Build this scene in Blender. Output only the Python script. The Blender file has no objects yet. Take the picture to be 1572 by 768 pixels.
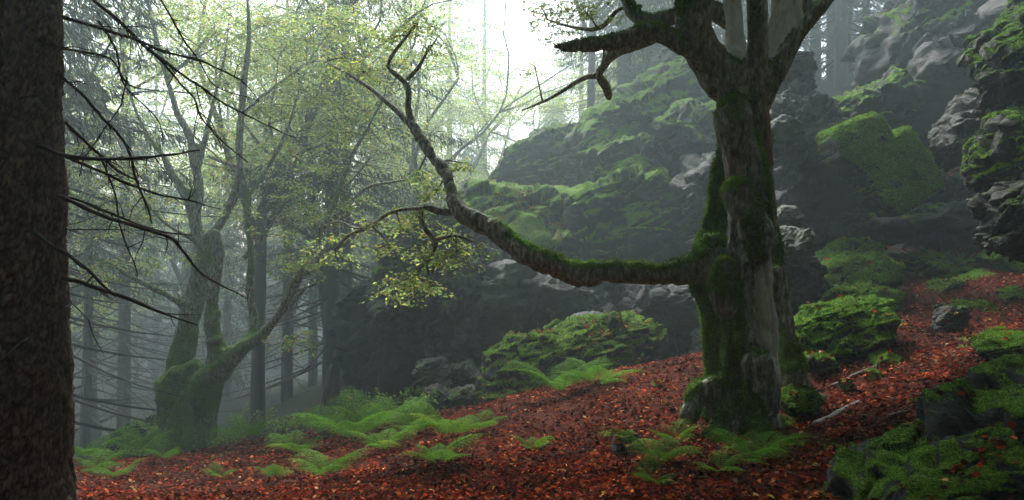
import bpy, bmesh, math, random
import numpy as np
from mathutils import Vector
random.seed(7); RNG = np.random.RandomState(11)
S = bpy.context.scene
COL = S.collection
PI = math.pi

# ------------------------------------------------------------------ camera, world, sun, exposure
CAMZ = 1.64; FPX = 1200.0; SUN_EL = 50.0; SUN_AZ = -12.0      # sun ahead of the camera, az degrees right of +Y
cam = bpy.data.cameras.new('camera'); camo = bpy.data.objects.new('camera', cam); COL.objects.link(camo)
camo.location = (0, 0, CAMZ); camo.rotation_euler = (PI/2, 0, 0)
cam.sensor_width = 36; cam.lens = 36*FPX/1572; cam.clip_start = 0.05; cam.clip_end = 2000
S.camera = camo
w = bpy.data.worlds.new('World'); S.world = w; w.use_nodes = True
nt = w.node_tree; bg = nt.nodes['Background']
sky = nt.nodes.new('ShaderNodeTexSky'); sky.sky_type = 'NISHITA'; sky.sun_disc = False
sky.sun_elevation = math.radians(SUN_EL); sky.sun_rotation = math.radians(SUN_AZ)
sky.dust_density = 3.0; sky.air_density = 1.0
hs = nt.nodes.new('ShaderNodeHueSaturation'); hs.inputs['Saturation'].default_value = 0.65
nt.links.new(sky.outputs[0], hs.inputs['Color']); nt.links.new(hs.outputs[0], bg.inputs[0])
bg.inputs[1].default_value = 0.12
sl = bpy.data.lights.new('sun', 'SUN'); sl.energy = 4.0; sl.angle = math.radians(24); sl.color = (1, 0.96, 0.88)
so = bpy.data.objects.new('sun', sl); COL.objects.link(so)
el, az = math.radians(SUN_EL), math.radians(SUN_AZ)
sd = Vector((math.sin(az)*math.cos(el), math.cos(az)*math.cos(el), math.sin(el)))
so.rotation_euler = sd.to_track_quat('Z', 'Y').to_euler()
S.view_settings.view_transform = 'Standard'; S.view_settings.look = 'None'
S.view_settings.exposure = 1.58; S.view_settings.gamma = 1
S.render.engine = 'CYCLES'
c = S.cycles
c.use_denoising = True
c.max_bounces = 6; c.diffuse_bounces = 3; c.glossy_bounces = 2; c.transmission_bounces = 3; c.volume_bounces = 1; c.transparent_max_bounces = 4
HAZE_DENSITY = 0.0048; HAZE_G = 0.58

# ------------------------------------------------------------------ noise
def _h(ix, iy, iz, s):
    n = (ix*374761393 + iy*668265263 + iz*2147483647 + s*1274126177) & 0xffffffff
    n = ((n ^ (n >> 13))*1274126177) & 0xffffffff
    n = ((n ^ (n >> 15))*2246822519) & 0xffffffff
    return ((n ^ (n >> 16)) & 0xffffff)/float(0xffffff)
def vnoise(p, s=0):
    p = np.asarray(p, float); i = np.floor(p).astype(np.int64); f = p-i; f = f*f*(3-2*f)
    r = 0
    for a in (0, 1):
        wx = f[:, 0] if a else 1-f[:, 0]
        for b in (0, 1):
            wy = f[:, 1] if b else 1-f[:, 1]
            for c_ in (0, 1):
                wz = f[:, 2] if c_ else 1-f[:, 2]
                r = r + wx*wy*wz*_h(i[:, 0]+a, i[:, 1]+b, i[:, 2]+c_, s)
    return r*2-1
def fbm(p, o=4, s=0, g=0.5):
    r = 0; a = 1; t = 0; p = np.asarray(p, float)
    for k in range(o):
        r = r+a*vnoise(p*(2.03**k)+k*17.3, s+k); t += a; a *= g
    return r/t
def cell(p, s=0):
    p = np.asarray(p, float); i = np.floor(p).astype(np.int64)
    gd = np.zeros(len(p)); f1 = np.full(len(p), 9.); f2 = np.full(len(p), 9.); idv = np.zeros(len(p))
    for a in (-1, 0, 1):
        for b in (-1, 0, 1):
            for c_ in (-1, 0, 1):
                j = i+np.array([a, b, c_])
                q = np.stack([j[:, 0]+_h(j[:, 0], j[:, 1], j[:, 2], s), j[:, 1]+_h(j[:, 0], j[:, 1], j[:, 2], s+1), j[:, 2]+_h(j[:, 0], j[:, 1], j[:, 2], s+2)], 1)
                d = np.sqrt(((p-q)**2).sum(1)); hv = _h(j[:, 0], j[:, 1], j[:, 2], s+3)
                m = d < f1
                f2 = np.where(m, f1, np.minimum(f2, d)); idv = np.where(m, hv, idv); f1 = np.where(m, d, f1)
                v_ = p-q; gg = v_[:, 0]*(_h(j[:, 0], j[:, 1], j[:, 2], s+5)-.5)+v_[:, 1]*(_h(j[:, 0], j[:, 1], j[:, 2], s+6)-.5)+v_[:, 2]*(_h(j[:, 0], j[:, 1], j[:, 2], s+8)-.5); gd = np.where(m, gg, gd)
    return f1, f2, idv, gd
def sst(a, b, x):
    t = np.clip((x-a)/(b-a), 0, 1); return t*t*(3-2*t)

# ------------------------------------------------------------------ object helpers
def dm(d): return d if d < 9 else 9+(d-9)*1.7       # depth scale of the place beyond the near slope
def W(px, py, d):
    d = dm(d)
    return np.array([(px-786)/FPX*d, d, CAMZ+(384-py)/FPX*d])
def tag(o, label=None, cat=None, group=None, kind=None):
    if label: o['label'] = label
    if cat: o['category'] = cat
    if group: o['group'] = group
    if kind: o['kind'] = kind
    return o
def mesh(name, V, F, mat, attrs=None, cols=None, smooth=True):
    V = np.asarray(V, np.float32); F = np.asarray(F, np.int32)
    me = bpy.data.meshes.new(name); n, k = F.shape
    me.vertices.add(len(V)); me.vertices.foreach_set('co', V.ravel())
    me.loops.add(n*k); me.loops.foreach_set('vertex_index', F.ravel())
    me.polygons.add(n); me.polygons.foreach_set('loop_start', np.arange(0, n*k, k, dtype=np.int32))
    me.update(calc_edges=True)
    if smooth: me.polygons.foreach_set('use_smooth', np.ones(n, bool))
    for kx, vx in (attrs or {}).items():
        a = me.attributes.new(kx, 'FLOAT', 'POINT'); a.data.foreach_set('value', np.asarray(vx, np.float32))
    if cols is not None:
        a = me.attributes.new('col', 'FLOAT_COLOR', 'POINT')
        cc = np.ones((len(V), 4), np.float32); cc[:, :3] = cols; a.data.foreach_set('color', cc.ravel())
    me.materials.append(mat); return me
def link(name, me, parent=None):
    o = bpy.data.objects.new(name, me); COL.objects.link(o)
    if parent: o.parent = parent; o.matrix_parent_inverse = parent.matrix_world.inverted() if False else o.matrix_parent_inverse
    return o
def empty(name, loc=(0, 0, 0)):
    o = bpy.data.objects.new(name, None); COL.objects.link(o); o.location = tuple(loc); o.empty_display_size = 0.2
    return o
def vnormals(me):
    n = np.empty(len(me.vertices)*3, np.float32); me.vertices.foreach_get('normal', n) if False else me.vertex_normals.foreach_get('vector', n)
    return n.reshape(-1, 3).astype(float)
def child(root, name, V, F, mat, **k):          # geometry given in world space, root unrotated
    V = np.asarray(V, float)-np.array(root.location)
    return link(name, mesh(name, V, F, mat, **k), root)
def catmull(P, step):
    P = np.asarray(P, float); out = []
    Q = np.vstack([2*P[0]-P[1], P, 2*P[-1]-P[-2]])
    for i in range(1, len(Q)-2):
        L = np.linalg.norm(Q[i+1, :3]-Q[i, :3]); n = max(1, int(L/step))
        t = np.arange(n)[:, None]/n
        a, b, c_, d = Q[i-1], Q[i], Q[i+1], Q[i+2]
        out.append(0.5*((2*b)+(-a+c_)*t+(2*a-5*b+4*c_-d)*t**2+(-a+3*b-3*c_+d)*t**3))
    out.append(P[-1][None]); r = np.vstack(out); r[:, 3] = np.maximum(r[:, 3], 0.0008); return r
def tube(Q, sides, wob=0, seed=0):              # Q: n x 4 (xyz r) -> V,F quads with capped ends
    Q = np.asarray(Q, float); n = len(Q)
    T = np.gradient(Q[:, :3], axis=0); T /= np.linalg.norm(T, axis=1)[:, None]+1e-9
    up = np.array([0.13, 0.97, 0.21]) if abs(T[0, 1]) < 0.8 else np.array([1, 0, 0.1])
    A = np.cross(T, up); A /= np.linalg.norm(A, axis=1)[:, None]+1e-9; B = np.cross(T, A)
    th = np.arange(sides)*2*PI/sides
    V = Q[:, None, :3]+Q[:, None, 3:4]*(np.cos(th)[None, :, None]*A[:, None]+np.sin(th)[None, :, None]*B[:, None])
    V = V.reshape(-1, 3)
    i = np.arange(n-1)[:, None]*sides; j = np.arange(sides)[None]; k = (j+1) % sides
    F = np.stack([i+j, i+sides+j, i+sides+k, i+k], 2).reshape(-1, 4)
    V = np.vstack([V, Q[0, :3], Q[-1, :3]]); a = n*sides
    j = np.arange(sides); k = (j+1) % sides
    c1 = np.stack([np.full(sides, a), j, k, k], 1); c2 = np.stack([np.full(sides, a+1), (n-1)*sides+k, (n-1)*sides+j, (n-1)*sides+j], 1)
    return V, F, np.vstack([c1, c2])[:, :3]
class MB:
    def __init__(s): s.V = []; s.F = []; s.n = 0; s.C = []
    def add(s, V, F, col=None):
        V = np.asarray(V); F = np.asarray(F)
        if F.shape[1] == 4: F = np.vstack([F[:, [0, 1, 2]], F[:, [0, 2, 3]]])
        s.V.append(V); s.F.append(F+s.n); s.n += len(V)
        if col is not None: s.C.append(np.broadcast_to(np.asarray(col), (len(V), 3)))
    def tube(s, Q, sides=5, col=None):
        V, F, C2 = tube(Q, sides); n0 = s.n
        F = np.vstack([F[:, [0, 1, 2]], F[:, [0, 2, 3]], C2]); s.V.append(V); s.F.append(F+n0); s.n += len(V)
        if col is not None: s.C.append(np.broadcast_to(np.asarray(col), (len(V), 3)))
    def get(s): return np.vstack(s.V), np.vstack(s.F), (np.vstack(s.C) if s.C else None)

# ------------------------------------------------------------------ materials
def newmat(name):
    m = bpy.data.materials.new(name); m.use_nodes = True; t = m.node_tree
    b = t.nodes['Principled BSDF']; return m, t, b
def N(t, ty, **k):
    n = t.nodes.new(ty)
    for a, v in k.items():
        if a.startswith('_'): setattr(n, a[1:], v)
        else: n.inputs[a.replace('__', ' ')].default_value = v
    return n
def coords(t, scale=(1, 1, 1), rot=(0, 0, 0)):
    g = t.nodes.new('ShaderNodeNewGeometry'); mp = t.nodes.new('ShaderNodeMapping')
    mp.inputs['Scale'].default_value = scale; mp.inputs['Rotation'].default_value = rot
    t.links.new(g.outputs['Position'], mp.inputs[0]); return mp.outputs[0]
def noise(t, co, sc, det=5, ro=0.6):
    n = N(t, 'ShaderNodeTexNoise', Scale=sc, Detail=det, Roughness=ro); t.links.new(co, n.inputs['Vector']); return n.outputs['Fac']
def ramp(t, fac, stops):
    r = t.nodes.new('ShaderNodeValToRGB'); e = r.color_ramp.elements
    e[0].position = stops[0][0]; e[0].color = (*stops[0][1], 1); e[1].position = stops[-1][0]; e[1].color = (*stops[-1][1], 1)
    for p, c_ in stops[1:-1]:
        x = e.new(p); x.color = (*c_, 1)
    t.links.new(fac, r.inputs[0]); return r.outputs[0]
def mix(t, f, a, b, mode='MIX'):
    m = t.nodes.new('ShaderNodeMix'); m.data_type = 'RGBA'; m.blend_type = mode
    for s_, v in ((m.inputs[0], f), (m.inputs[6], a), (m.inputs[7], b)):
        if hasattr(v, 'links'): t.links.new(v, s_)
        else: s_.default_value = v if not isinstance(v, tuple) else (*v, 1)
    return m.outputs[2]
def math_(t, op, a, b=0.0, c_=None):
    m = t.nodes.new('ShaderNodeMath'); m.operation = op
    for i, v in enumerate((a, b) if c_ is None else (a, b, c_)):
        if hasattr(v, 'links'): t.links.new(v, m.inputs[i])
        else: m.inputs[i].default_value = v
    return m.outputs[0]
def attr(t, name, out='Fac'):
    a = t.nodes.new('ShaderNodeAttribute'); a.attribute_name = name; return a.outputs[out]
def bump(t, b, h, st, dist=0.02):
    n = N(t, 'ShaderNodeBump', Strength=st, Distance=dist); t.links.new(h, n.inputs['Height']); t.links.new(n.outputs[0], b.inputs['Normal'])
def sharpen(t, a, n, w=0.12, k=0.9):       # attribute a broken up by noise n -> crisp mask
    x = math_(t, 'ADD', a, math_(t, 'MULTIPLY', math_(t, 'SUBTRACT', n, 0.5), k))
    m = t.nodes.new('ShaderNodeMapRange'); m.interpolation_type = 'SMOOTHSTEP'
    m.inputs[1].default_value = 0.5-w; m.inputs[2].default_value = 0.5+w; t.links.new(x, m.inputs[0]); return m.outputs[0]

def moss_col(t, co):
    n1 = noise(t, co, 9, 4); n2 = noise(t, co, 70, 3)
    a = ramp(t, n1, [(0.28, (0.035, 0.04, 0.014)), (0.42, (0.028, 0.08, 0.007)), (0.55, (0.068, 0.165, 0.012)), (0.72, (0.135, 0.27, 0.02))])
    return mix(t, ramp(t, n2, [(.4, (0, 0, 0)), (.65, (.8, .8, .8))]), mix(t, noise(t, co, 30, 4), a, (0.02, 0.04, 0.006)), (0.155, 0.29, 0.024)), n1, n2

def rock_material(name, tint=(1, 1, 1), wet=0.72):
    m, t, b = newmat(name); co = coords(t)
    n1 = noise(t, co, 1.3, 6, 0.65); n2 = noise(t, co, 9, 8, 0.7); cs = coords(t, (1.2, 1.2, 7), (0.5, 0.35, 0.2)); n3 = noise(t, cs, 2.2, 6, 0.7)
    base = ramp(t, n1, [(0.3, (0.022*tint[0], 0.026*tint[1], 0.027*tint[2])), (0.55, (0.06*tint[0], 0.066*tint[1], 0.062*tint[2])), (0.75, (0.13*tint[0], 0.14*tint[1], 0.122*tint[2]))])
    base = mix(t, math_(t, 'MULTIPLY', n3, 0.7), base, (0.025, 0.029, 0.028))
    lich = sharpen(t, math_(t, 'MULTIPLY', n2, 0.78), n1, 0.06)
    base = mix(t, math_(t, 'MULTIPLY', lich, 0.55), base, (0.15*tint[0], 0.18*tint[1], 0.135*tint[2]))
    mc, m1, m2 = moss_col(t, co)
    nm = noise(t, co, 26, 7, 0.7); mask = sharpen(t, attr(t, 'moss'), nm, 0.2, 1.9)
    colr = mix(t, mask, base, mc)
    rl = sharpen(t, math_(t, 'MULTIPLY', attr(t, 'rust'), 0.72), noise(t, co, 24, 7, .7), 0.14, 2.2)
    colr = mix(t, rl, colr, ramp(t, m2, [(0.35, (0.06, 0.018, 0.008)), (0.65, (0.18, 0.055, 0.02))]))
    t.links.new(colr, b.inputs['Base Color'])
    ro = math_(t, 'ADD', math_(t, 'MULTIPLY', mask, 0.35), wet); t.links.new(ro, b.inputs['Roughness'])
    b.inputs['Specular IOR Level'].default_value = 0.18
    h = math_(t, 'ADD', math_(t, 'MULTIPLY', n2, 1.0), math_(t, 'ADD', math_(t, 'MULTIPLY', n3, 1.0), math_(t, 'MULTIPLY', math_(t, 'MULTIPLY', m2, mask), 0.7)))
    bump(t, b, h, 0.9, 0.05); return m
ROCK = rock_material('rock', (.56, .60, .60)); ROCK_PALE = rock_material('pale_rock', (.7, .78, .66)); ROCK_SHADE_DARK = rock_material('shade_dark_rock', (0.22, 0.25, 0.28))  # dark copy paints the crag's shade into the colour; black stones use it too

def bark_beech():
    m, t, b = newmat('beech_bark'); co = coords(t); st = coords(t, (1, 1, 0.35))
    n1 = noise(t, co, 3.2, 5); n2 = noise(t, st, 30, 8, 0.7); n3 = noise(t, co, 14, 5, 0.7)
    base = ramp(t, n2, [(0.36, (0.03, 0.033, 0.024)), (0.5, (0.14, 0.15, 0.115)), (0.64, (0.36, 0.375, 0.31))])
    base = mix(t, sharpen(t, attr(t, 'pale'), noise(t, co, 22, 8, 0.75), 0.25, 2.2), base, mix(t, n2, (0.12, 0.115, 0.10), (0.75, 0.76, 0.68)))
    base = mix(t, sharpen(t, attr(t, 'red'), n3, 0.2), base, mix(t, n2, (0.02, 0.012, 0.01), (0.34, 0.19, 0.14)))
    mc, m1, m2 = moss_col(t, co)
    mask = sharpen(t, attr(t, 'moss'), noise(t, co, 34, 7, 0.7), 0.22, 1.9)
    t.links.new(mix(t, mask, base, mc), b.inputs['Base Color'])
    b.inputs['Roughness'].default_value = 0.75; b.inputs['Specular IOR Level'].default_value = 0.3
    bump(t, b, math_(t, 'ADD', n2, math_(t, 'MULTIPLY', n3, 0.8)), 0.9, 0.02); return m
BEECH = bark_beech()
def bark_spruce():
    m, t, b = newmat('spruce_bark'); co = coords(t); st = coords(t, (1, 1, 0.5))
    n2 = noise(t, st, 60, 8, 0.7); n1 = noise(t, co, 5, 4)
    pl = attr(t, 'plate')
    base = mix(t, pl, (0.028, 0.021, 0.018), mix(t, n1, (0.27, 0.19, 0.15), (0.46, 0.33, 0.27)))
    base = mix(t, n2, base, (0.06, 0.05, 0.045), 'MIX') if False else mix(t, math_(t, 'MULTIPLY', n2, 0.7), base, (0.05, 0.04, 0.034))
    base = mix(t, sharpen(t, attr(t, 'moss'), n1), base, (0.05, 0.075, 0.03))
    t.links.new(base, b.inputs['Base Color']); b.inputs['Roughness'].default_value = 0.85; b.inputs['Specular IOR Level'].default_value = 0.2
    bump(t, b, n2, 1.0, 0.012); return m
SPRUCE = bark_spruce()
def simple_bark(name, a, b_):
    m, t, b = newmat(name); co = coords(t, (1, 1, 0.25)); n = noise(t, co, 16, 5)
    t.links.new(mix(t, n, a, b_), b.inputs['Base Color']); b.inputs['Roughness'].default_value = 0.9; bump(t, b, n, 0.6, 0.03); return m
BARK_FAR = simple_bark('grey_bark', (0.04, 0.037, 0.032), (0.11, 0.10, 0.09))
TWIG = simple_bark('dead_twig', (0.015, 0.013, 0.012), (0.05, 0.045, 0.04))
LOG = simple_bark('rotten_wood', (0.03, 0.028, 0.025), (0.10, 0.09, 0.08))
def leafmat(name, tr=0.45, rough=0.5, spec=0.4):
    m, t, b = newmat(name); cl = attr(t, 'col', 'Color'); t.links.new(cl, b.inputs['Base Color'])
    b.inputs['Roughness'].default_value = rough; b.inputs['Specular IOR Level'].default_value = spec
    if tr > 0:
        tb = t.nodes.new('ShaderNodeBsdfTranslucent'); t.links.new(cl, tb.inputs[0]); mx = t.nodes.new('ShaderNodeMixShader'); mx.inputs[0].default_value = tr
        t.links.new(b.outputs[0], mx.inputs[1]); t.links.new(tb.outputs[0], mx.inputs[2]); t.links.new(mx.outputs[0], t.nodes['Material Output'].inputs[0])
    return m
LEAF = leafmat('leaf', 0.6, 0.6, 0.2); LITTER = leafmat('fallen_leaf', 0.15, 0.9, 0.04); FERN = leafmat('fern_leaf', 0.4, 0.75, 0.12); NEEDLE = leafmat('needle', 0.25, 0.7); MOSSB = leafmat('moss_blade', 0.35, 0.8, 0.2)
def soil():
    m, t, b = newmat('forest_floor'); co = coords(t); n1 = noise(t, co, 2, 5); n2 = noise(t, co, 28, 6, 0.75)
    base = ramp(t, n2, [(0.32, (0.012, 0.008, 0.006)), (0.5, (0.045, 0.011, 0.006)), (0.66, (0.12, 0.022, 0.009))])
    mc, a_, b_ = moss_col(t, co)
    base = mix(t, sharpen(t, attr(t, 'moss'), n1), base, mc)
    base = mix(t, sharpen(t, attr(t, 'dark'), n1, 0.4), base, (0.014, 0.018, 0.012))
    t.links.new(base, b.inputs['Base Color']); b.inputs['Roughness'].default_value = 0.95; b.inputs['Specular IOR Level'].default_value = 0.05; bump(t, b, n2, 0.8, 0.03); return m
SOIL = soil()

# ------------------------------------------------------------------ terrain
_ctl = [(-80,768,5.2),(300,768,7.2),(600,768,5.9),(900,768,5.15),(1200,768,4.9),(1572,768,4.4),(1700,700,4.6),(1150,655,7.5),(750,655,9),(860,620,9.6),(950,575,10.2),
        (1050,548,10.4),(1095,548,10.4),(500,690,9.5),(300,700,12),(100,720,11),(-100,720,9),(420,660,12.5),(600,640,12.5),(1300,600,8),(1500,640,6),(1640,560,6.6),
        (1400,500,10),(1600,480,10),(1300,480,11),(1450,390,14.5),(1640,385,14.5),(1300,400,13),(1230,520,9.8),(900,590,13),(1000,560,13.5),(700,640,13.5)]
CP = [W(*q) for q in _ctl]
for q in [(-5,16,-2.2),(-8,22,-3.2),(-14,30,-4.2),(-25,30,-4.5),(-10,40,-5.2),(-30,60,-5.5),(0,60,-3.5),(-60,40,-6),(-60,90,-3),(0,92,-2),(60,90,10),(-20,10,-1.8),(-40,5,-2.5),(-60,-5,-2.5),(-3,0,-0.1),
          (0,0,0.1),(4,0,0.5),(0,-8,0.1),(20,-8,2.5),(12,3,1.8),(20,10,4.5),(60,0,10),(60,40,14),(-1,24,0.5),(2,22,4.0),(5,21,5.2),(10,21,6.3),(16,20,7.5),(30,25,9.5),(10,35,7.5),(30,45,11),
          (-3.2,18.5,-1.2),(-6,25,-2.8),(11.5,17.5,3.6),(6.5,16.5,3.6),(4,17,3.2),(1.5,17.5,2.2),(9.5,14.2,2.2)]:
    k_ = dm(q[1])/q[1] if 9 < q[1] < 50 else 1; CP.append(np.array([q[0]*k_, q[1]*k_, CAMZ+(q[2]-CAMZ)*k_] if k_ != 1 else q, float))
CP = np.array(CP)
def _k(A, B): return np.sqrt(((A[:, None]-B[None])**2).sum(2)+0.6)
_K = _k(CP[:, :2], CP[:, :2])+np.eye(len(CP))*-0.02; _n = len(CP)
_A = np.zeros((_n+3, _n+3)); _A[:_n, :_n] = _K; _P = np.c_[np.ones(_n), CP[:, :2]]; _A[:_n, _n:] = _P; _A[_n:, :_n] = _P.T
_w = np.linalg.solve(_A, np.r_[CP[:, 2], 0, 0, 0])
def ground(x, y):
    x = np.atleast_1d(np.asarray(x, float)); y = np.atleast_1d(np.asarray(y, float)); q = np.c_[x, y]; z = np.empty(len(x))
    for i in range(0, len(x), 50000):
        s = slice(i, i+50000); z[s] = _k(q[s], CP[:, :2])@_w[:_n]+np.c_[np.ones(len(q[s])), q[s]]@_w[_n:]
    p = np.c_[x, y, np.zeros(len(x))]
    return z+0.10*fbm(p*0.9, 3, 5)+0.035*fbm(p*4, 3, 8)
nx, ny = 400, 440
u = np.linspace(-1, 1, nx); gx = 3+62*np.sign(u)*(0.12*np.abs(u)+0.88*np.abs(u)**3.2)
v = np.linspace(0, 1, ny); gy = 1.0+95*(0.10*v+0.90*v**3.0); gy = np.r_[np.array([-38, -30, -22, -15, -8, -5, -2.]), gy]; ny += 7
GX, GY = np.meshgrid(gx, gy); gxf, gyf = GX.ravel(), GY.ravel()
gz = ground(gxf, gyf)+0.012*fbm(np.c_[gxf, gyf, gxf*0]*16, 2, 3)
mossm = sst(0.05, 0.45, fbm(np.c_[gxf, gyf, gxf*0]*0.9, 4, 21))*0.75*sst(3, 5, gxf+gyf*0.0+2.5)
dist = np.hypot(gxf, gyf)
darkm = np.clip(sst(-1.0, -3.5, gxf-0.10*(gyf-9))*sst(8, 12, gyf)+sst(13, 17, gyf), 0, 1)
I = (np.arange(ny-1)[:, None]*nx+np.arange(nx-1)[None]).ravel()
GF = np.stack([I, I+1, I+nx+1, I+nx], 1)
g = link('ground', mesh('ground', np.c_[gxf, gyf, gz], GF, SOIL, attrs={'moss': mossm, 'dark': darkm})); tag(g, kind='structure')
g['label'] = 'sloping forest floor under the leaf litter'

# ------------------------------------------------------------------ rocks
_ico = {}
def ico(n):
    if n not in _ico:
        bm = bmesh.new(); bmesh.ops.create_icosphere(bm, subdivisions=n, radius=1); bm.verts.ensure_lookup_table()
        _ico[n] = (np.array([v.co for v in bm.verts]), np.array([[v.index for v in f.verts] for f in bm.faces])); bm.free()
    return _ico[n]
ROCKS = []
def rock(outline, d, thick, label, group=None, name='boulder', sub=6, tilt=0.15, p=0.62, seed=0, moss=0.5, mat=None, amp=1.0, blk=1.0, rust=0.0, strata=(-0.4, 0.15, 0.9), soft=0.0, cat='rock', yaw=0.0, planes=5):
    if d > 13.3: sub = min(sub, 6)
    thick *= dm(d)/d; D, F = ico(sub); P = np.array([W(a, b, d) for a, b in outline]); xz = P[:, [0, 2]]; cx = (xz.min(0)+xz.max(0))/2
    q = xz-cx; th = np.arctan2(D[:, 2], D[:, 0]); dirs = np.stack([np.cos(th), np.sin(th)], 1)
    tt = np.linspace(-PI, PI, 721); R = np.zeros(721)
    for i in range(len(q)):
        a, b = q[i], q[(i+1) % len(q)]; e = b-a
        for k, t_ in enumerate(tt):
            u = (math.cos(t_), math.sin(t_)); den = u[0]*e[1]-u[1]*e[0]
            if abs(den) < 1e-9: continue
            r = (a[0]*e[1]-a[1]*e[0])/den; s_ = (a[0]*u[1]-a[1]*u[0])/den
            if r > 0 and -1e-6 <= s_ <= 1+1e-6: R[k] = max(R[k], r)
    ker = np.hanning(5 if 'slab' in name else 9); ker /= ker.sum(); ker = np.pad(ker, 2) if len(ker) == 5 else ker; R = np.convolve(np.r_[R[-9:-1], R, R[1:9]], ker, 'same')[8:-8]
    Rt = np.interp(th, tt, R); s_ = np.hypot(D[:, 0], D[:, 2]); cc = D[:, 1]
    rr = Rt*s_**p; yy = thick*np.sign(cc)*np.abs(cc)**p
    size = float(np.mean(R)); rs = np.random.RandomState(seed+100)
    L = np.stack([rr*dirs[:, 0], yy, rr*dirs[:, 1]], 1)
    for k in range(planes):                    # flat broken faces
        n = rs.randn(3); n[1] = -abs(n[1])*1.3 if k % 2 == 0 else n[1]; n[2] = n[2]*0.8; n /= np.linalg.norm(n)
        pr = L@n; lim = pr.max()*rs.uniform(0.66, 0.86); ex = np.maximum(pr-lim, 0); L = L-n[None]*(ex*0.93)[:, None]
    L[:, 1] += tilt*L[:, 2]*1.0
    if yaw: L[:, 1] += yaw*L[:, 0]
    C = np.array([cx[0], dm(d), cx[1]]); Q = L+C
    me = mesh(name, L, F, mat or ROCK); nv = vnormals(me); me2 = me
    st = np.array(strata); st = st/np.linalg.norm(st)
    f = 1.0/max(0.35, min(size, 2.2))
    a3 = np.cross(st, [0.3, 1, 0.2]); a3 /= np.linalg.norm(a3); b3 = np.cross(st, a3)
    wq = Q+0.14*np.stack([fbm(Q*1.2, 3, seed+1), fbm(Q*1.2, 3, seed+2), fbm(Q*1.2, 3, seed+3)], 1)
    U = np.stack([wq@a3*1.0, wq@b3*1.0, wq@st*2.6], 1)*f*1.15
    f1, f2, idv, gr1 = cell(U+seed, seed); ed = f2-f1
    U2 = np.stack([wq@a3*2.6, wq@b3*2.6, wq@st*8.0], 1)*f
    g1, g2, id2, gr2 = cell(U2+seed, seed+7)
    wv = 0.6+0.8*sst(-.3, .4, fbm(Q*f, 2, seed+15)); disp = wv*(0.20*(idv-0.5)+0.36*gr1-0.07*(1-sst(0.0, 0.06, ed)))*size*blk*(1-soft) + wv*(0.06*(id2-0.5)+0.20*gr2-0.032*(1-sst(0.0, 0.08, g2-g1)))*size*blk*(1-soft)
    disp += 0.11*size*amp*fbm(Q*f*1.6, 4, seed+5) + 0.035*amp*(0.5-np.abs(fbm(Q*4, 5, seed+6, .6))*2)
    L = L+nv*np.clip(disp, -0.35*size, 0.35*size)[:, None]
    me.vertices.foreach_set('co', L.astype(np.float32).ravel()); me.update(); nv = vnormals(me)
    Q = L+C
    nz = nv[:, 2]; mm = sst(0.22, 0.72, nz*1.15-0.1+0.55*fbm(Q*1.5, 4, seed+9)+0.3*fbm(Q*7, 3, seed+10)+(moss-0.62)*1.2)*min(1, 0.25+moss*1.5)
    puff = (0.014+0.03*fbm(Q*9, 3, 3))*mm*min(1, size*1.5)
    L = L+nv*puff[:, None]; me.vertices.foreach_set('co', L.astype(np.float32).ravel()); me.update()
    ru = rust*sst(0.1, 0.5, fbm(Q*1.1, 3, seed+12))*sst(0.2, 0.6, nz)
    for kx, vx in (('moss', mm), ('rust', ru)):
        a = me.attributes.new(kx, 'FLOAT', 'POINT'); a.data.foreach_set('value', vx.astype(np.float32))
    o = link(name, me); o.location = tuple(C); tag(o, label, cat, group)
    ROCKS.append((o, L+C, F, vnormals(me), mm)); return o
def shift(pts, dx=0, dy=0): return [(a+dx, b+dy) for a, b in pts]

# left cliff behind the long limb
CL = 'rock masses of the cliff'
rock([(522,470),(560,430),(640,410),(690,460),(700,560),(660,650),(560,660),(530,600)], 16.2, 1.5, 'black recessed cliff foot in deep shade left of the grey rock stack', CL, 'cliff_rock', 6, 0.0, seed=1, moss=0.1, mat=ROCK_SHADE_DARK)
rock([(555,470),(575,410),(600,350),(660,325),(740,330),(800,390),(800,450),(700,480),(640,480),(590,500)], 14.0, 1.6, 'overhanging cliff block behind the yellow leaves hanging from the long limb', CL, 'cliff_rock', 7, 0.25, seed=2, moss=0.35)
rock([(650,470),(670,420),(740,390),(810,410),(830,480),(800,560),(700,575),(655,550)], 13.6, 1.2, 'pale grey cliff face above the stacked grey boulders', CL, 'cliff_rock', 7, 0.05, seed=3, moss=0.12, mat=ROCK)
rock([(780,400),(860,405),(940,425),(965,465),(950,520),(870,530),(790,520)], 13.6, 1.2, 'dim cliff block under the sagging middle of the long mossy limb', CL, 'cliff_rock', 6, 0.0, seed=4, moss=0.12)
rock([(950,432),(1010,436),(1090,425),(1120,480),(1100,545),(1000,540),(965,500)], 13.0, 1.1, 'dark smooth block with a pale upper edge directly left of the big trunk', CL, 'cliff_rock', 6, 0.0, seed=5, moss=0.05, mat=ROCK_SHADE_DARK)
rock([(690,330),(720,285),(800,270),(870,280),(900,330),(900,400),(850,425),(760,410),(700,370)], 15.5, 1.8, 'mossy ledge with rusty leaves above the curve of the long limb', CL, 'cliff_rock', 7, 0.85, seed=6, moss=0.72, rust=0.62)
rock([(860,300),(930,272),(1000,268),(1045,285),(1070,340),(1065,420),(960,425),(870,420)], 15.0, 1.8, 'broad mossy rock face above the straight mossy part of the limb', CL, 'cliff_rock', 7, 0.65, seed=7, moss=0.62, rust=0.5)
rock([(1035,280),(1070,240),(1130,240),(1130,420),(1085,420),(1060,370)], 14.2, 1.4, 'bare rock face with a vertical crack left of the big trunk', CL, 'cliff_rock', 6, 0.15, seed=8, moss=0.2)
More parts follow.
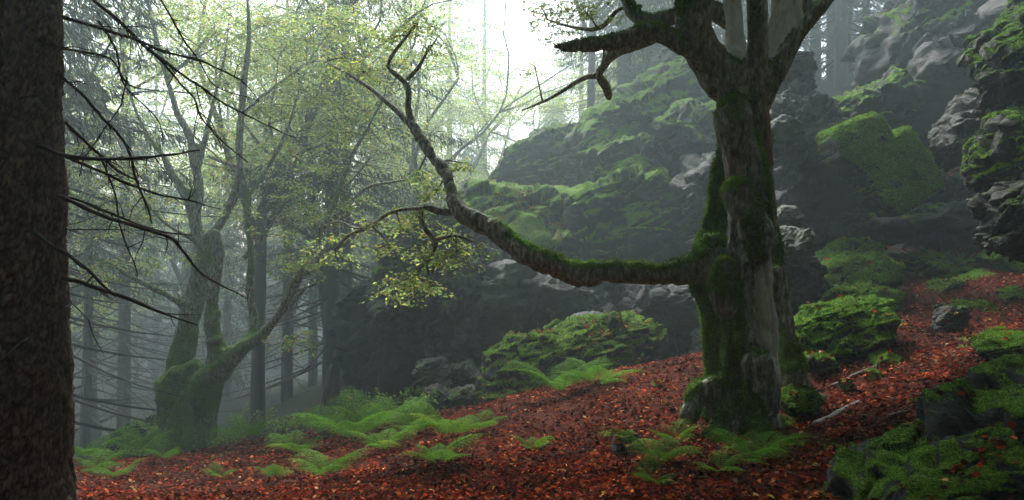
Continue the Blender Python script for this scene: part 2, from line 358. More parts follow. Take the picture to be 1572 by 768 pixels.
rock([(745,290),(775,245),(815,215),(850,192),(885,200),(930,240),(930,285),(840,295)], 19.0, 2.0, 'faint foggy ridge end sloping down toward the bright gap', CL, 'cliff_rock', 7, 0.5, seed=9, moss=0.5)
rock([(850,275),(880,215),(905,178),(950,150),(1000,150),(1040,200),(1050,275),(960,295)], 17.5, 1.9, 'foggy ridge middle with slanting moss bands', CL, 'cliff_rock', 7, 0.75, seed=10, moss=0.6)
rock([(940,165),(975,125),(1020,95),(1060,85),(1120,110),(1120,220),(1040,240),(980,220)], 17.2, 1.8, 'upper ridge with bright moss streaks under the short left limb', CL, 'cliff_rock', 7, 0.8, seed=11, moss=0.66)
rock([(1010,190),(1060,160),(1130,150),(1130,300),(1060,300),(1015,260)], 15.6, 1.5, 'shaded rock blocks with moss ledges just left of the trunk crotch', CL, 'cliff_rock', 7, 0.5, seed=12, moss=0.5)
rock([(900,240),(960,215),(1030,225),(1060,270),(1040,310),(940,305),(900,280)], 16.2, 1.5, 'long mossy bench between the foggy ridge and the broad rock face', CL, 'cliff_rock', 6, 0.7, seed=13, moss=0.6)
rock([(1010,85),(1040,60),(1085,70),(1130,90),(1130,180),(1020,150)], 18.5, 1.5, 'topmost ridge rock behind the crook of the short left limb', CL, 'cliff_rock', 6, 0.4, seed=14, moss=0.4)
# right cliff
CR = 'rock masses of the right crag'
rock([(1180,92),(1200,78),(1240,72),(1246,110),(1240,160),(1190,165)], 13.2, 0.5, 'rounded pillar rock top beside the big trunk', CR, 'crag_rock', 6, 0.0, seed=20, moss=0.12, planes=3)
rock([(1170,165),(1210,135),(1255,145),(1272,185),(1265,245),(1220,255),(1180,240)], 12.8, 0.7, 'pale fractured pillar block right of the trunk fork', CR, 'crag_rock', 7, 0.05, seed=21, moss=0.12, mat=ROCK_PALE)
rock([(1170,200),(1195,182),(1220,190),(1232,215),(1200,238),(1170,232)], 12.0, 0.35, 'small round pale rock touching the right edge of the trunk', CR, 'crag_rock', 5, 0, seed=22, moss=0.1, mat=ROCK_PALE, planes=2)
rock([(1170,240),(1240,225),(1300,220),(1345,300),(1330,380),(1260,400),(1170,400)], 13.4, 1.0, 'dark hollow rock wall between trunk and leaning green slab', CR, 'crag_rock', 6, -0.1, seed=23, moss=0.06, mat=ROCK_SHADE_DARK)
rock([(1255,205),(1262,160),(1320,150),(1350,120),(1385,102),(1400,150),(1390,215),(1310,225)], 13.6, 0.9, 'wedge shaped rock with a moss streak above the green slab', CR, 'crag_rock', 6, 0.5, seed=24, moss=0.45, mat=ROCK_SHADE_DARK)
rock([(1318,190),(1325,120),(1345,60),(1375,20),(1440,-50),(1600,-70),(1560,60),(1460,110),(1400,200)], 15.2, 1.6, 'huge slanting slab with green streaks at the upper right', CR, 'crag_rock', 7, 0.55, seed=25, moss=0.42, mat=ROCK_SHADE_DARK, strata=(-0.62, 0.1, 0.78))
rock([(1385,120),(1440,60),(1530,10),(1620,-40),(1620,200),(1540,270),(1430,280),(1390,220)], 14.0, 1.2, 'tall dark shaded wall behind the green slab', CR, 'crag_rock', 7, -0.05, seed=26, moss=0.08, mat=ROCK_SHADE_DARK)
rock([(1516,130),(1528,70),(1560,20),(1620,-30),(1680,60),(1660,190),(1580,190),(1530,195)], 10.0, 0.9, 'craggy block with a bright moss cap at the top right corner', CR, 'crag_rock', 7, 0.4, seed=27, moss=0.66, mat=ROCK_SHADE_DARK)
rock([(1438,225),(1470,178),(1515,128),(1570,150),(1560,220),(1500,265),(1450,262)], 11.2, 0.7, 'dark angular boulder wedged below the tall wall', CR, 'crag_rock', 6, 0.3, seed=28, moss=0.2, mat=ROCK_SHADE_DARK)
rock([(1485,290),(1505,245),(1540,205),(1620,160),(1680,250),(1640,330),(1530,320)], 9.6, 0.8, 'boulder with a dark green moss shoulder at the right edge', CR, 'crag_rock', 7, 0.45, seed=29, moss=0.62, mat=ROCK_SHADE_DARK)
rock([(1512,340),(1540,300),(1620,255),(1680,300),(1680,400),(1560,392),(1520,380)], 9.0, 0.7, 'bare grey fissured boulder above the mossy mat at the right edge', CR, 'crag_rock', 7, 0.3, seed=30, moss=0.26, mat=ROCK_SHADE_DARK)
rock([(1250,345),(1300,328),(1370,335),(1440,318),(1520,305),(1530,345),(1430,352),(1330,375),(1260,380)], 12.6, 0.9, 'long low ledge under the leaning green slab', CR, 'crag_rock', 6, 0.5, seed=31, moss=0.3, mat=ROCK_SHADE_DARK)
rock([(1390,345),(1460,330),(1530,340),(1545,385),(1480,400),(1400,405)], 13.8, 0.6, 'black shaded rock foot beneath the low ledge', CR, 'crag_rock', 5, -0.3, seed=32, moss=0.05, mat=ROCK_SHADE_DARK)
rock([(1400,300),(1405,262),(1440,250),(1500,262),(1520,300),(1450,318)], 13.0, 0.7, 'flat shelf strewn with rusty leaves right of the green slab', CR, 'crag_rock', 5, 0.9, seed=33, moss=0.1, rust=1.1)
rock([(1274,212),(1277,198),(1346,170),(1356,182),(1364,208),(1394,194),(1420,262),(1420,298),(1345,336),(1330,322),(1308,272),(1280,248)], 11.4, 0.38, 'leaning slab with a notched top covered in bright green moss', None, 'mossy_slab', 7, 0.5, 0.2, seed=34, moss=1.15, amp=0.12, blk=0.16, planes=0)
rock([(1180,385),(1190,352),(1225,342),(1250,350),(1240,380),(1205,410)], 10.8, 0.4, 'pale green lichen covered rock right beside the trunk', None, 'boulder', 6, 0.4, seed=35, moss=0.05, mat=ROCK_PALE, planes=6)
rock([(1178,350),(1195,318),(1222,318),(1228,345),(1200,362)], 11.2, 0.3, 'small pale rock perched above the lichen covered rock', None, 'boulder', 5, 0.3, seed=36, moss=0.05, mat=ROCK_PALE)
rock([(1240,420),(1262,395),(1310,368),(1360,372),(1355,410),(1300,440),(1250,450)], 12.0, 0.6, 'mossy hump behind the white flecked mossy boulder', None, 'boulder', 6, 0.6, seed=37, moss=0.7)
rock([(1175,440),(1190,400),(1250,395),(1262,440),(1240,490),(1190,500)], 11.0, 0.5, 'dim low rock in the hollow between trunk and mossy boulders', None, 'boulder', 6, 0.2, seed=38, moss=0.25, mat=ROCK_SHADE_DARK)
# rocks standing in the litter
GR = 'mossy boulders lying in the leaf litter'
rock([(1248,440),(1270,408),(1310,392),(1350,390),(1382,408),(1372,430),(1320,450),(1270,462)], 11.3, 0.55, 'mossy boulder with small bare grey patches on its front', GR, 'boulder', 6, 0.8, seed=40, moss=0.72, soft=0.3)
rock([(1252,462),(1270,448),(1320,440),(1382,448),(1370,468),(1300,480),(1255,482)], 10.7, 0.4, 'flat mossy stone between two larger mossy boulders', GR, 'boulder', 5, 0.8, seed=41, moss=0.8, soft=0.15)
rock([(1207,525),(1222,498),(1262,475),(1320,462),(1375,462),(1392,482),(1388,505),(1330,520),(1290,535),(1225,542)], 9.2, 0.6, 'large moss domed boulder right of the big trunk', GR, 'boulder', 7, 0.75, seed=42, moss=0.78, soft=0.15, blk=0.8)
rock([(1226,566),(1232,548),(1255,543),(1280,552),(1282,568),(1250,573)], 8.7, 0.16, 'small dark stone with a thin moss cap by the right root', GR, 'boulder', 6, 0.3, seed=43, moss=0.55, soft=0.25)
rock([(1385,425),(1400,395),(1435,385),(1470,400),(1495,408),(1485,432),(1430,440)], 12.0, 0.5, 'twin humped mossy boulder below the shaded ledge', GR, 'boulder', 6, 0.7, seed=44, moss=0.75, soft=0.15)
rock([(1425,452),(1440,432),(1470,430),(1490,442),(1480,458),(1440,462)], 11.2, 0.3, 'dull grassy hump below the twin humped boulder', GR, 'boulder', 5, 0.6, seed=45, moss=0.6, soft=0.25)
rock([(1436,512),(1434,480),(1450,468),(1478,470),(1486,486),(1470,515),(1455,520)], 9.6, 0.2, 'upright bare faced stone with moss on its head', GR, 'boulder', 6, 0.1, seed=46, moss=0.35, planes=6)
rock([(1468,490),(1480,465),(1515,462),(1535,492),(1500,505)], 10.3, 0.35, 'low mossy hump behind the upright bare faced stone', GR, 'boulder', 5, 0.7, seed=47, moss=0.8, soft=0.2)
rock([(1510,540),(1522,516),(1560,510),(1610,520),(1620,560),(1560,572),(1520,560)], 7.6, 0.4, 'round fully green boulder cut by the right picture edge', GR, 'boulder', 7, 0.6, seed=48, moss=0.9, soft=0.35)
rock([(1515,402),(1530,388),(1600,385),(1640,400),(1620,420),(1540,420)], 11.6, 0.6, 'flat dark green mat of rock at the far right edge', GR, 'boulder', 5, 0.8, seed=49, moss=0.8, soft=0.25)
rock([(938,690),(945,670),(965,664),(985,672),(985,690),(960,698)], 7.0, 0.13, 'small round black stone in the litter by the ferns', GR, 'boulder', 6, 0.2, seed=50, moss=0.3, mat=ROCK_SHADE_DARK, soft=0.35)
rock([(1195,612),(1215,598),(1245,600),(1262,618),(1245,632),(1205,632)], 7.5, 0.2, 'low moss cushion at the foot of the big trunk', GR, 'boulder', 6, 0.5, seed=51, moss=0.85, soft=0.35)
rock([(1185,790),(1200,752),(1300,715),(1390,700),(1450,680),(1520,645),(1620,590),(1800,570),(1860,700),(1860,1000),(1400,1010),(1220,900)], 4.6, 0.7, 'big moss draped foreground rock filling the bottom right corner', None, 'boulder', 7, 0.3, 0.5, seed=52, moss=0.47, amp=0.8, blk=0.8, planes=4, soft=0.2)
for k, (px, py, d, w_, lab) in enumerate([(1362,556,8.6,26,'small moss tuft stone in the brown leaves below the upright stone'),(1385,505,10,18,'little mossy stone left of the upright bare faced stone'),(1345,575,8.2,14,'tiny mossy stone under the small moss tuft stone'),
    (1300,590,8.0,12,'tiny dark stone right of the thin moss capped stone'),(1505,440,11.4,24,'small dark mossy stone below the flat dark green mat'),(1560,455,10.6,26,'dark stone at the right edge above the round green boulder'),(1095,668,7.1,16,'small mossy knob in front of the left root'),(1012,590,9.3,10,'tiny stone in the red crest left of the trunk')]):
    rock([(px-w_,py+8),(px-w_*.8,py-w_*.3),(px,py-w_*.55),(px+w_*.8,py-w_*.25),(px+w_,py+8),(px,py+12)], d, w_*d/FPX*.9, lab, GR, 'stone', 5, 0.5, seed=80+k, moss=.75, soft=.5)
# centre rocks
rock([(738,600),(742,548),(790,512),(870,500),(905,482),(960,482),(1010,505),(1038,542),(960,575),(900,600),(840,625),(770,640)], 11.6, 1.0, 'large dome boulder with moss and scattered red leaves behind the ferns', None, 'boulder', 7, 0.6, seed=60, moss=0.66, soft=0.1, rust=0.55)
rock([(868,500),(880,482),(910,478),(940,488),(925,500),(890,508)], 12.3, 0.3, 'bare pale stone sitting on top of the dome boulder', None, 'boulder', 5, 0.3, seed=61, moss=0.1, mat=ROCK_PALE)
GS = 'stacked grey boulders left of the dome boulder'
rock([(636,585),(640,562),(672,552),(692,562),(695,588),(660,596)], 12.2, 0.4, 'upper left rounded stone of the grey stack', GS, 'boulder', 6, 0.25, seed=62, moss=0.15, mat=ROCK_PALE)
rock([(684,590),(692,562),(720,558),(742,575),(738,596),(705,600)], 12.3, 0.4, 'upper right flat stone of the grey stack', GS, 'boulder', 6, 0.3, seed=63, moss=0.2, mat=ROCK_PALE)
rock([(640,632),(645,600),(672,592),(690,600),(692,640),(660,652)], 11.8, 0.4, 'lower left boulder with a horizontal crack in the grey stack', GS, 'boulder', 6, 0.2, seed=64, moss=0.1, mat=ROCK_PALE)
rock([(682,645),(686,605),(720,594),(745,605),(750,640),(715,658)], 11.7, 0.45, 'lower right streaked boulder of the grey stack', GS, 'boulder', 6, 0.2, seed=65, moss=0.22, mat=ROCK_PALE)
rock([(590,660),(605,620),(640,588),(655,610),(650,660)], 12.6, 0.5, 'sloping brown green rock left of the grey stack', None, 'boulder', 6, 0.4, seed=66, moss=0.6)
rock([(165,700),(180,665),(210,655),(255,650),(268,690),(230,715),(185,715)], 12.6, 0.6, 'dark mossy rock at the left foot of the forked tree', None, 'boulder', 6, 0.4, seed=67, moss=0.5, mat=ROCK_SHADE_DARK)
rock([(900,700-155),(905,536),(935,530),(950,545),(930,556)], 12.5, 0.25, 'little dark stone behind the crest of red leaves', None, 'boulder', 5, 0.2, seed=68, moss=0.3)
rock([(1060,548),(1070,508),(1095,500),(1110,540)], 12.0, 0.3, 'pale stone seen between the litter crest and the trunk', None, 'boulder', 5, 0.1, seed=69, moss=0.1, mat=ROCK_PALE)

# ------------------------------------------------------------------ remeshed trees from limb chains
def px_chain(pts, depths):
    n = len(pts); out = []
    ds = np.interp(np.linspace(0, 1, n), np.linspace(0, 1, len(depths)), depths)
    for (a, b, r), d in zip(pts, ds): out.append([*W(a, b, d), r*dm(d)/FPX])
    return np.array(out)
def remesh_tree(chains, voxel):
    mb = MB(); samp = []
    for k, (nm, Q) in enumerate(chains):
        q = catmull(Q, max(voxel*3, 0.03))
        for e_, s_ in ((-1, 1), (0, -1)):
            r_e = q[e_, 3]
            if r_e > 0.03:
                dv = (q[-1, :3]-q[-2, :3]) if e_ == -1 else (q[0, :3]-q[1, :3]); dv /= np.linalg.norm(dv)+1e-9
                ex = [np.r_[q[e_, :3]+dv*r_e*a_, r_e*b_] for a_, b_ in ((.35, .94), (.65, .76), (.85, .5), (.97, .2))]
                q = np.vstack([q]+ex) if e_ == -1 else np.vstack(ex[::-1]+[q])
        mb.tube(q, 14); samp.append(np.c_[q, np.full(len(q), k)])
        # rounded ends
    V, F, _ = mb.get(); me = mesh('tmp', V, F, BEECH); o = bpy.data.objects.new('tmp', me); COL.objects.link(o)
    md = o.modifiers.new('r', 'REMESH'); md.mode = 'VOXEL'; md.voxel_size = voxel; md.use_smooth_shade = True
    sm = o.modifiers.new('s', 'SMOOTH'); sm.factor = 0.5; sm.iterations = 4
    bpy.context.view_layer.update(); dg = bpy.context.evaluated_depsgraph_get(); e = o.evaluated_get(dg); m2 = bpy.data.meshes.new_from_object(e)
    n = len(m2.vertices); V = np.empty(n*3, np.float32); m2.vertices.foreach_get('co', V); V = V.reshape(-1, 3).astype(float)
    nv = vnormals(m2); F = np.array([list(p.vertices) if len(p.vertices) == 4 else list(p.vertices)+[p.vertices[-1]] for p in m2.polygons], np.int32)
    bpy.data.objects.remove(o); bpy.data.meshes.remove(m2)
    Sm = np.vstack(samp); cid = np.empty(n, int); fr = np.empty(n)
    for i in range(0, n, 4000):
        dd = ((V[i:i+4000, None]-Sm[None, :, :3])**2).sum(2)**0.5-Sm[None, :, 3]
        j = dd.argmin(1); cid[i:i+4000] = Sm[j, 4].astype(int); fr[i:i+4000] = Sm[j, 3]
    return V, F, nv, cid, fr
def split_parts(root, V, F, cid, names, mat, attrs):
    fc = cid[F[:, 0]]; loc = np.array(root.location)
    for nmk in sorted(set(names)):
        pass
    groups = {}
    for k, nm in enumerate(names): groups.setdefault(nm, []).append(k)
    for key, ks in groups.items():
        f = F[np.isin(fc, ks)]
        if len(f) < 10: continue
        u, inv = np.unique(f, return_inverse=True); f2 = inv.reshape(f.shape)
        tri = np.vstack([f2[:, [0, 1, 2]], f2[:, [0, 2, 3]]]); tri = tri[(tri[:, 0] != tri[:, 1]) & (tri[:, 1] != tri[:, 2]) & (tri[:, 0] != tri[:, 2])]
        nm = key.split('#')[0]
        link(nm, mesh(nm, V[u]-loc, tri, mat, attrs={a: b[u] for a, b in attrs.items()}), root)

MT = [
 ('trunk', px_chain([(1144,690,60),(1145,655,54),(1148,610,45),(1151,560,41),(1150,500,40),(1148,440,36),(1148,380,33),(1149,330,33),(1146,280,34),(1140,230,31),(1134,190,27),(1132,150,27),(1122,118,29)], [7.4])),
 ('trunk', px_chain([(1108,640,30),(1106,580,24),(1103,520,22),(1096,460,25),(1090,420,28),(1092,380,22),(1099,330,15),(1104,280,14),(1112,230,13),(1120,180,18)], [7.9])),
 ('trunk', px_chain([(1221,600,26),(1211,560,24),(1203,520,19),(1199,470,15),(1194,420,12),(1184,360,12),(1179,300,11),(1174,255,12),(1168,210,20)], [7.9])),
 ('trunk', px_chain([(1174,250,12),(1168,210,15),(1163,165,19),(1161,110,20)], [7.45, 7.35])),
 ('trunk', px_chain([(1128,225,20),(1124,190,28),(1126,170,26)], [7.2])),
 ('trunk', px_chain([(1165,560,24),(1176,600,20),(1180,625,16)], [7.15])),
 ('trunk', px_chain([(1135,300,26),(1160,350,26),(1165,390,20)], [7.12])),
 ('trunk', px_chain([(1115,620,30),(1084,600,24),(1068,612,19),(1058,635,17)], [7.5, 7.3])),
 ('trunk', px_chain([(1120,640,30),(1105,670,20),(1090,690,12)], [7.3, 7.0])),
 ('trunk', px_chain([(1170,640,24),(1200,655,12),(1225,665,7)], [7.4, 7.2])),
 ('trunk', px_chain([(1130,650,26),(1112,676,15),(1085,696,9),(1062,712,5)], [7.3, 6.8])),
 ('trunk', px_chain([(1160,650,26),(1176,676,14),(1190,694,7)], [7.2, 6.8])),
 ('trunk', px_chain([(1215,575,24),(1240,600,12),(1262,612,6)], [7.8, 7.7])),
 ('trunk', px_chain([(1115,470,20),(1108,440,22),(1112,410,16)], [7.1])),
 ('trunk', px_chain([(1190,520,8),(1193,470,9),(1191,430,11),(1193,415,8)], [7.45])),
 ('limb#a', px_chain([(1120,140,32),(1092,98,31),(1066,50,29),(1066,5,29),(1071,-50,28),(1074,-110,27)], [7.4, 7.2])),
 ('limb#b', px_chain([(1162,120,21),(1162,70,18),(1164,25,18),(1160,-40,17),(1150,-110,20)], [7.35, 7.15])),
 ('limb#c', px_chain([(1120,125,20),(1085,95,16),(1060,80,15),(1040,68,14),(1020,55,15),(990,49,15),(960,61,14),(920,68,12),(885,70,10),(868,71,6),(850,72,3)], [7.3, 7.2, 7.2])),
 ('limb#c', px_chain([(890,70,9),(876,77,4),(862,79,2)], [7.2])),
 ('limb#d', px_chain([(1130,100,18),(1129,60,15),(1124,10,16),(1118,-60,16)], [7.7, 8.1])),
 ('limb#e', px_chain([(1168,150,18),(1188,110,17),(1202,60,22),(1210,0,27),(1215,-80,27)], [7.6, 8.0])),
 ('limb#f', px_chain([(1165,160,20),(1188,118,15),(1215,72,13),(1242,32,12),(1272,-5,10),(1300,-60,9)], [7.4, 7.2])),
 ('limb#f', px_chain([(1242,32,9),(1238,5,8),(1240,-40,7)], [7.3])),
 ('limb#g', px_chain([(1120,30,16),(1085,12,16),(1050,24,14),(1020,30,12),(1000,31,10),(980,28,10),(965,10,10),(955,-20,9),(950,-60,8)], [8.2, 8.8])),
 ('limb#g', px_chain([(1022,34,9),(1005,58,8),(975,70,8),(940,84,8),(928,100,7),(920,118,6),(930,135,6),(935,150,5)], [8.6, 9.4])),
 ('limb#h', px_chain([(1098,400,38),(1078,408,28),(1055,414,22),(1030,420,19),(1000,420,17),(950,418,16),(900,420,18),(868,414,18),(830,400,17),(800,384,17),(770,362,16),(740,342,15),(712,328,14),(698,310,12),(690,285,9),(682,262,10),(664,240,9),(648,215,8),(630,190,7)], [7.6, 7.4, 7.6, 8.0, 8.6])),
 ('limb#h', px_chain([(888,420,16),(887,434,6),(888,440,2)], [7.5])),
]
mt_root = tag(empty('gnarled_beech', W(1145, 655, 7.4)), 'big gnarled beech with mossy fused trunk and one long limb sweeping left', 'tree')
V, F, nv, cid, fr = remesh_tree(MT, 0.0155)
names = [k for k, _ in MT]
limbm = np.isin(cid, [25, 26])
ang = np.arctan2(nv[:, 0], -nv[:, 1])
big = sst(0.04, 0.25, fr)
V1 = V+nv*((0.05*fbm(V*4.2, 4, 31)+0.022*fbm(V*np.array([14, 14, 5]), 4, 32)-0.05*sst(.25, .0, np.abs(fbm(V*np.array([4.2, 4.2, .8]), 2, 35))))*np.clip(fr/0.25, 0.12, 1.1))[:, None]
V1 += nv*(0.012*np.abs(vnoise(V*np.array([22, 22, 4]), 37))*big)[:, None]
V1 += nv*(limbm*(0.035*np.maximum(fbm(V*np.array([3.2, 3.2, 3.2]), 3, 39), 0)+0.02*fbm(V*9, 3, 40)))[:, None]
pyv = 384-(V[:, 2]-CAMZ)/V[:, 1]*FPX; hgt = V[:, 2]
mossn = fbm(V*3.0, 4, 33)
low = sst(2.9, 1.2, hgt)
mosss = fbm(V*np.array([5, 5, 1.6]), 4, 34); moss = 0.10+0.8*nv[:, 2]+0.8*mossn+1.1*mosss+0.25*big*sst(3.4, 2.9, hgt)
moss += 0.35*sst(0.2, -0.5, nv[:, 0])*low
moss = np.where(cid == 1, moss+0.25, moss); moss = np.where(np.isin(cid, [19, 20]), moss-0.8, moss)
isl = np.isin(cid, [25, 26]); moss = np.where(isl, 1.3*(nv[:, 2]-0.1)*sst(-0.45, 0.2, V[:, 0])+0.5*mossn, moss)
pale = np.where(cid == 0, 0.85*sst(-0.55, 0.35, nv[:, 0]+0.3*mossn)*sst(1.85, 1.3, hgt)*sst(-0.1, 0.2, hgt), 0)  # pale lichen bark on the right face, brightened to paint a side highlight
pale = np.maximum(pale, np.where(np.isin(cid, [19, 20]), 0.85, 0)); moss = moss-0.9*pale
red = np.where(np.isin(cid, [3]), 0.6*sst(-0.2, 0.4, nv[:, 0]), 0)+np.where(cid == 15, 0.5*sst(0.1, 0.5, nv[:, 0]), 0)+np.where(cid == 0, 0.5*sst(0, 0.6, -nv[:, 0])*sst(1.9, 2.1, hgt), 0)
moss = moss-0.9*red*(mossn < 0.3); moss = np.clip(moss, 0, 1.2)
V1 = V1+nv*((0.012+0.02*fbm(V*16, 2, 36))*np.clip(moss, 0, 1)*np.clip(fr/0.12, 0.2, 1))[:, None]
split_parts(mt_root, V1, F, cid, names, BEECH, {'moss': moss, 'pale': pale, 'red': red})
MTV, MTN, MTM = V1, nv, moss

def fine_branches(root, chains, mat, name='branch', sides=6, wob=0.01):
    for Q in chains:
        q = catmull(Q, 0.05); q[:, :3] += wob*np.stack([fbm(q[:, :3]*6, 2, 3), fbm(q[:, :3]*6, 2, 4), fbm(q[:, :3]*6, 2, 5)], 1)
        mb = MB(); mb.tube(q, sides); V, F, _ = mb.get(); child(root, name, V, F, mat, attrs={'moss': np.zeros(len(V)), 'pale': np.zeros(len(V)), 'red': np.zeros(len(V))})
MTB = [
 px_chain([(632,192,7),(612,172,5),(590,155,4),(560,130,3),(525,108,2),(500,95,1)], [8.6, 9.4]),
 px_chain([(634,195,6),(627,165,5),(626,135,4.5),(612,118,4),(596,102,3),(606,80,3),(625,55,2.4),(640,35,1.6)], [8.6, 9.0]),
 px_chain([(626,122,3.6),(645,100,3),(655,80,2),(670,60,1.2)], [8.8, 9.0]),
 px_chain([(705,325,8),(690,325,6.5),(672,325,6),(652,318,5),(645,333,4.4),(655,355,4),(668,369,4),(664,388,3),(655,402,2)], [8.0, 8.0]),
 px_chain([(668,368,3),(700,362,2.4),(728,372,1.6)], [8.0, 7.9]),
 px_chain([(652,320,4),(620,322,3),(596,328,3),(570,346,3),(535,362,2.6),(515,382,2)], [8.0, 8.4]),
 px_chain([(850,415,4),(790,365,0.5)], [7.5, 7.6]),
 px_chain([(918,116,5),(895,120,4),(860,142,3),(825,160,2),(800,170,1.2)], [9.3, 9.6]),
 px_chain([(985,10,3),(950,15,3),(925,40,4),(900,45,3),(870,40,2),(840,30,1.4)], [9, 9.6]),
 px_chain([(925,60,2),(927,90,1.6),(920,115,1.2)], [7.3, 7.4]),
 px_chain([(568,346,2),(545,350,1.6),(520,340,1.2),(490,350,1)], [8.2, 8.6])]
fine_branches(mt_root, MTB, BEECH)

# forked tree on the left
LT = [
 ('trunk', px_chain([(268,715,42),(270,690,36),(268,645,29),(264,605,27),(276,550,26),(290,490,24),(302,440,22),(311,400,20),(318,365,16)], [12.2])),
 ('trunk', px_chain([(312,715,38),(310,680,32),(312,640,29),(320,590,28),(332,555,24),(326,510,17),(325,470,14),(328,430,13),(335,390,12),(330,360,10)], [11.8])),
 ('trunk', px_chain([(290,712,46),(289,670,40),(290,620,33),(300,565,20)], [12.0])),
 ('trunk', px_chain([(252,612,20),(256,590,22),(270,575,18)], [11.9])),
 ('trunk', px_chain([(300,610,15),(303,590,16),(315,570,14)], [11.6])),
 ('trunk', px_chain([(320,495,6),(333,486,7),(335,480,6)], [11.7])), ('trunk', px_chain([(320,525,6),(336,520,7)], [11.7])),
 ('trunk', px_chain([(240,700,14),(215,708,8),(190,712,5)], [12.2])), ('trunk', px_chain([(330,690,14),(350,700,8),(370,706,5)], [11.7])),
 ('limb#a', px_chain([(322,585,26),(350,552,20),(375,532,16),(402,515,13),(430,480,10),(455,432,9),(478,385,8),(500,340,7),(520,292,6),(540,240,5),(568,190,3.5),(590,150,2.5)], [11.8, 11.4, 12])),
 ('limb#b', px_chain([(375,530,14),(390,500,10),(384,450,9),(386,400,8),(380,345,8),(376,295,8),(367,235,8),(370,180,7),(375,120,6),(382,60,5),(380,-10,4)], [11.7, 12])),
 ('limb#c', px_chain([(379,305,6),(395,282,5),(420,242,5),(440,202,4),(456,150,3),(470,100,2)], [11.9, 12.3])),
 ('limb#d', px_chain([(312,400,16),(322,365,13),(336,348,10),(352,320,8),(366,280,7),(368,240,6)], [12.1, 12.1])),
 ('limb#e', px_chain([(314,395,16),(299,340,12),(281,290,10),(263,265,9),(250,240,6),(225,205,5),(205,160,4),(190,100,3),(180,40,2)], [12.2, 12.6])),
 ('limb#f', px_chain([(300,345,10),(306,295,10),(299,250,10),(291,210,9),(271,170,8),(256,120,6),(240,60,5),(226,0,4),(215,-40,3)], [12.2, 12.8])),
 ('limb#g', px_chain([(302,265,7),(311,230,6),(322,180,5),(332,140,4),(346,80,3),(352,20,2)], [12.3, 12.8])),
 ('limb#h', px_chain([(296,490,11),(276,466,8),(242,446,6),(200,425,5),(160,402,4),(100,380,3)], [12.2, 11.6])),
 ('limb#i', px_chain([(310,372,7),(285,362,5),(250,340,4),(216,300,3),(190,270,2)], [12.2, 12.0])),
]
lt_root = tag(empty('forked_beech', W(290, 700, 12)), 'many forked beech with a twisted mossy base standing left in the fog', 'tree')
V, F, nv, cid, fr = remesh_tree(LT, 0.03)
mossn = fbm(V*2.2, 4, 43)
V = V-nv*np.clip(fr*0.26, 0, .075)[:, None]; V1 = V+nv*((0.10*fbm(V*3, 4, 41)+0.03*fbm(V*np.array([12, 12, 4]), 3, 42))*np.clip(fr/0.28, 0.1, 1))[:, None]
moss = np.clip(0.3+0.6*nv[:, 2]+0.9*mossn+0.5*sst(0.8, -0.6, V[:, 2]), 0, 1.1)
split_parts(lt_root, V1, F, cid, [k for k, _ in LT], BEECH, {'moss': moss, 'pale': 0.12*sst(0.2, 0.6, mossn*-1+0.3), 'red': 0*moss})
fine_branches(lt_root, [
 px_chain([(425,485,4),(445,470,3),(470,440,2)], [11.5, 11.4]), px_chain([(375,395,4),(400,370,3),(410,352,2.4)], [11.9, 11.8]),
 px_chain([(500,340,4),(530,320,3),(560,290,2.6),(600,280,2),(640,275,1.2)], [11.8, 12.2]), px_chain([(520,295,3),(545,270,2.4),(570,240,1.6)], [12, 12.3]),
 px_chain([(380,262,4),(350,252,3),(320,240,2)], [12, 12.2]), px_chain([(368,180,3),(400,150,2.4),(440,120,1.8),(480,90,1)], [12, 12.6]),
 px_chain([(258,120,3),(300,80,2.4),(330,40,1.6)], [12.6, 12.8]), px_chain([(225,205,3),(180,190,2),(130,170,1.4)], [12.4, 12.2]),
 px_chain([(455,430,4),(480,415,3),(520,380,2.2),(560,350,1.6)], [11.5, 11.2])], BEECH)

# ------------------------------------------------------------------ leaves
def leaf_geo(P, U, Nn, size, col, wide=0.55, fold=0.15, six=False, rs=RNG):
    n = len(P); U = U/(np.linalg.norm(U, axis=1)[:, None]+1e-9); Sd = np.cross(U, Nn); Sd /= np.linalg.norm(Sd, axis=1)[:, None]+1e-9; Nn = np.cross(Sd, U)
    s = np.asarray(size).reshape(-1, 1)*np.ones((n, 1)); cu = rs.uniform(-0.15, 0.35, (n, 1))
    if not six:
        A = P; B = P+U*s*0.5+Sd*s*wide*0.5+Nn*s*fold; C = P+U*s+Nn*s*(-cu); D = P+U*s*0.5-Sd*s*wide*0.5+Nn*s*fold
        V = np.stack([A, B, C, D], 1).reshape(-1, 3); i = np.arange(n)[:, None]*4
        F = np.vstack([i+np.array([[0, 1, 2]]), i+np.array([[0, 2, 3]])]); k = 4
    else:
        f2 = rs.uniform(-0.1, 0.35, (n, 1)); f3 = rs.uniform(-0.1, 0.35, (n, 1))
        A = P; B = P+U*s*.3+Sd*s*wide*.45+Nn*s*f2; C = P+U*s*.72+Sd*s*wide*.38+Nn*s*(f2+cu*.5); D = P+U*s+Nn*s*cu; E = P+U*s*.72-Sd*s*wide*.38+Nn*s*(f3+cu*.5); G = P+U*s*.3-Sd*s*wide*.45+Nn*s*f3
        M1 = P+U*s*0.5
        V = np.stack([A, B, C, D, E, G], 1).reshape(-1, 3); i = np.arange(n)[:, None]*6
        F = np.vstack([i+np.array([[0, 1, 2]]), i+np.array([[0, 2, 3]]), i+np.array([[0, 3, 4]]), i+np.array([[0, 4, 5]])]); k = 6
    return V, F, np.repeat(col, k, axis=0)
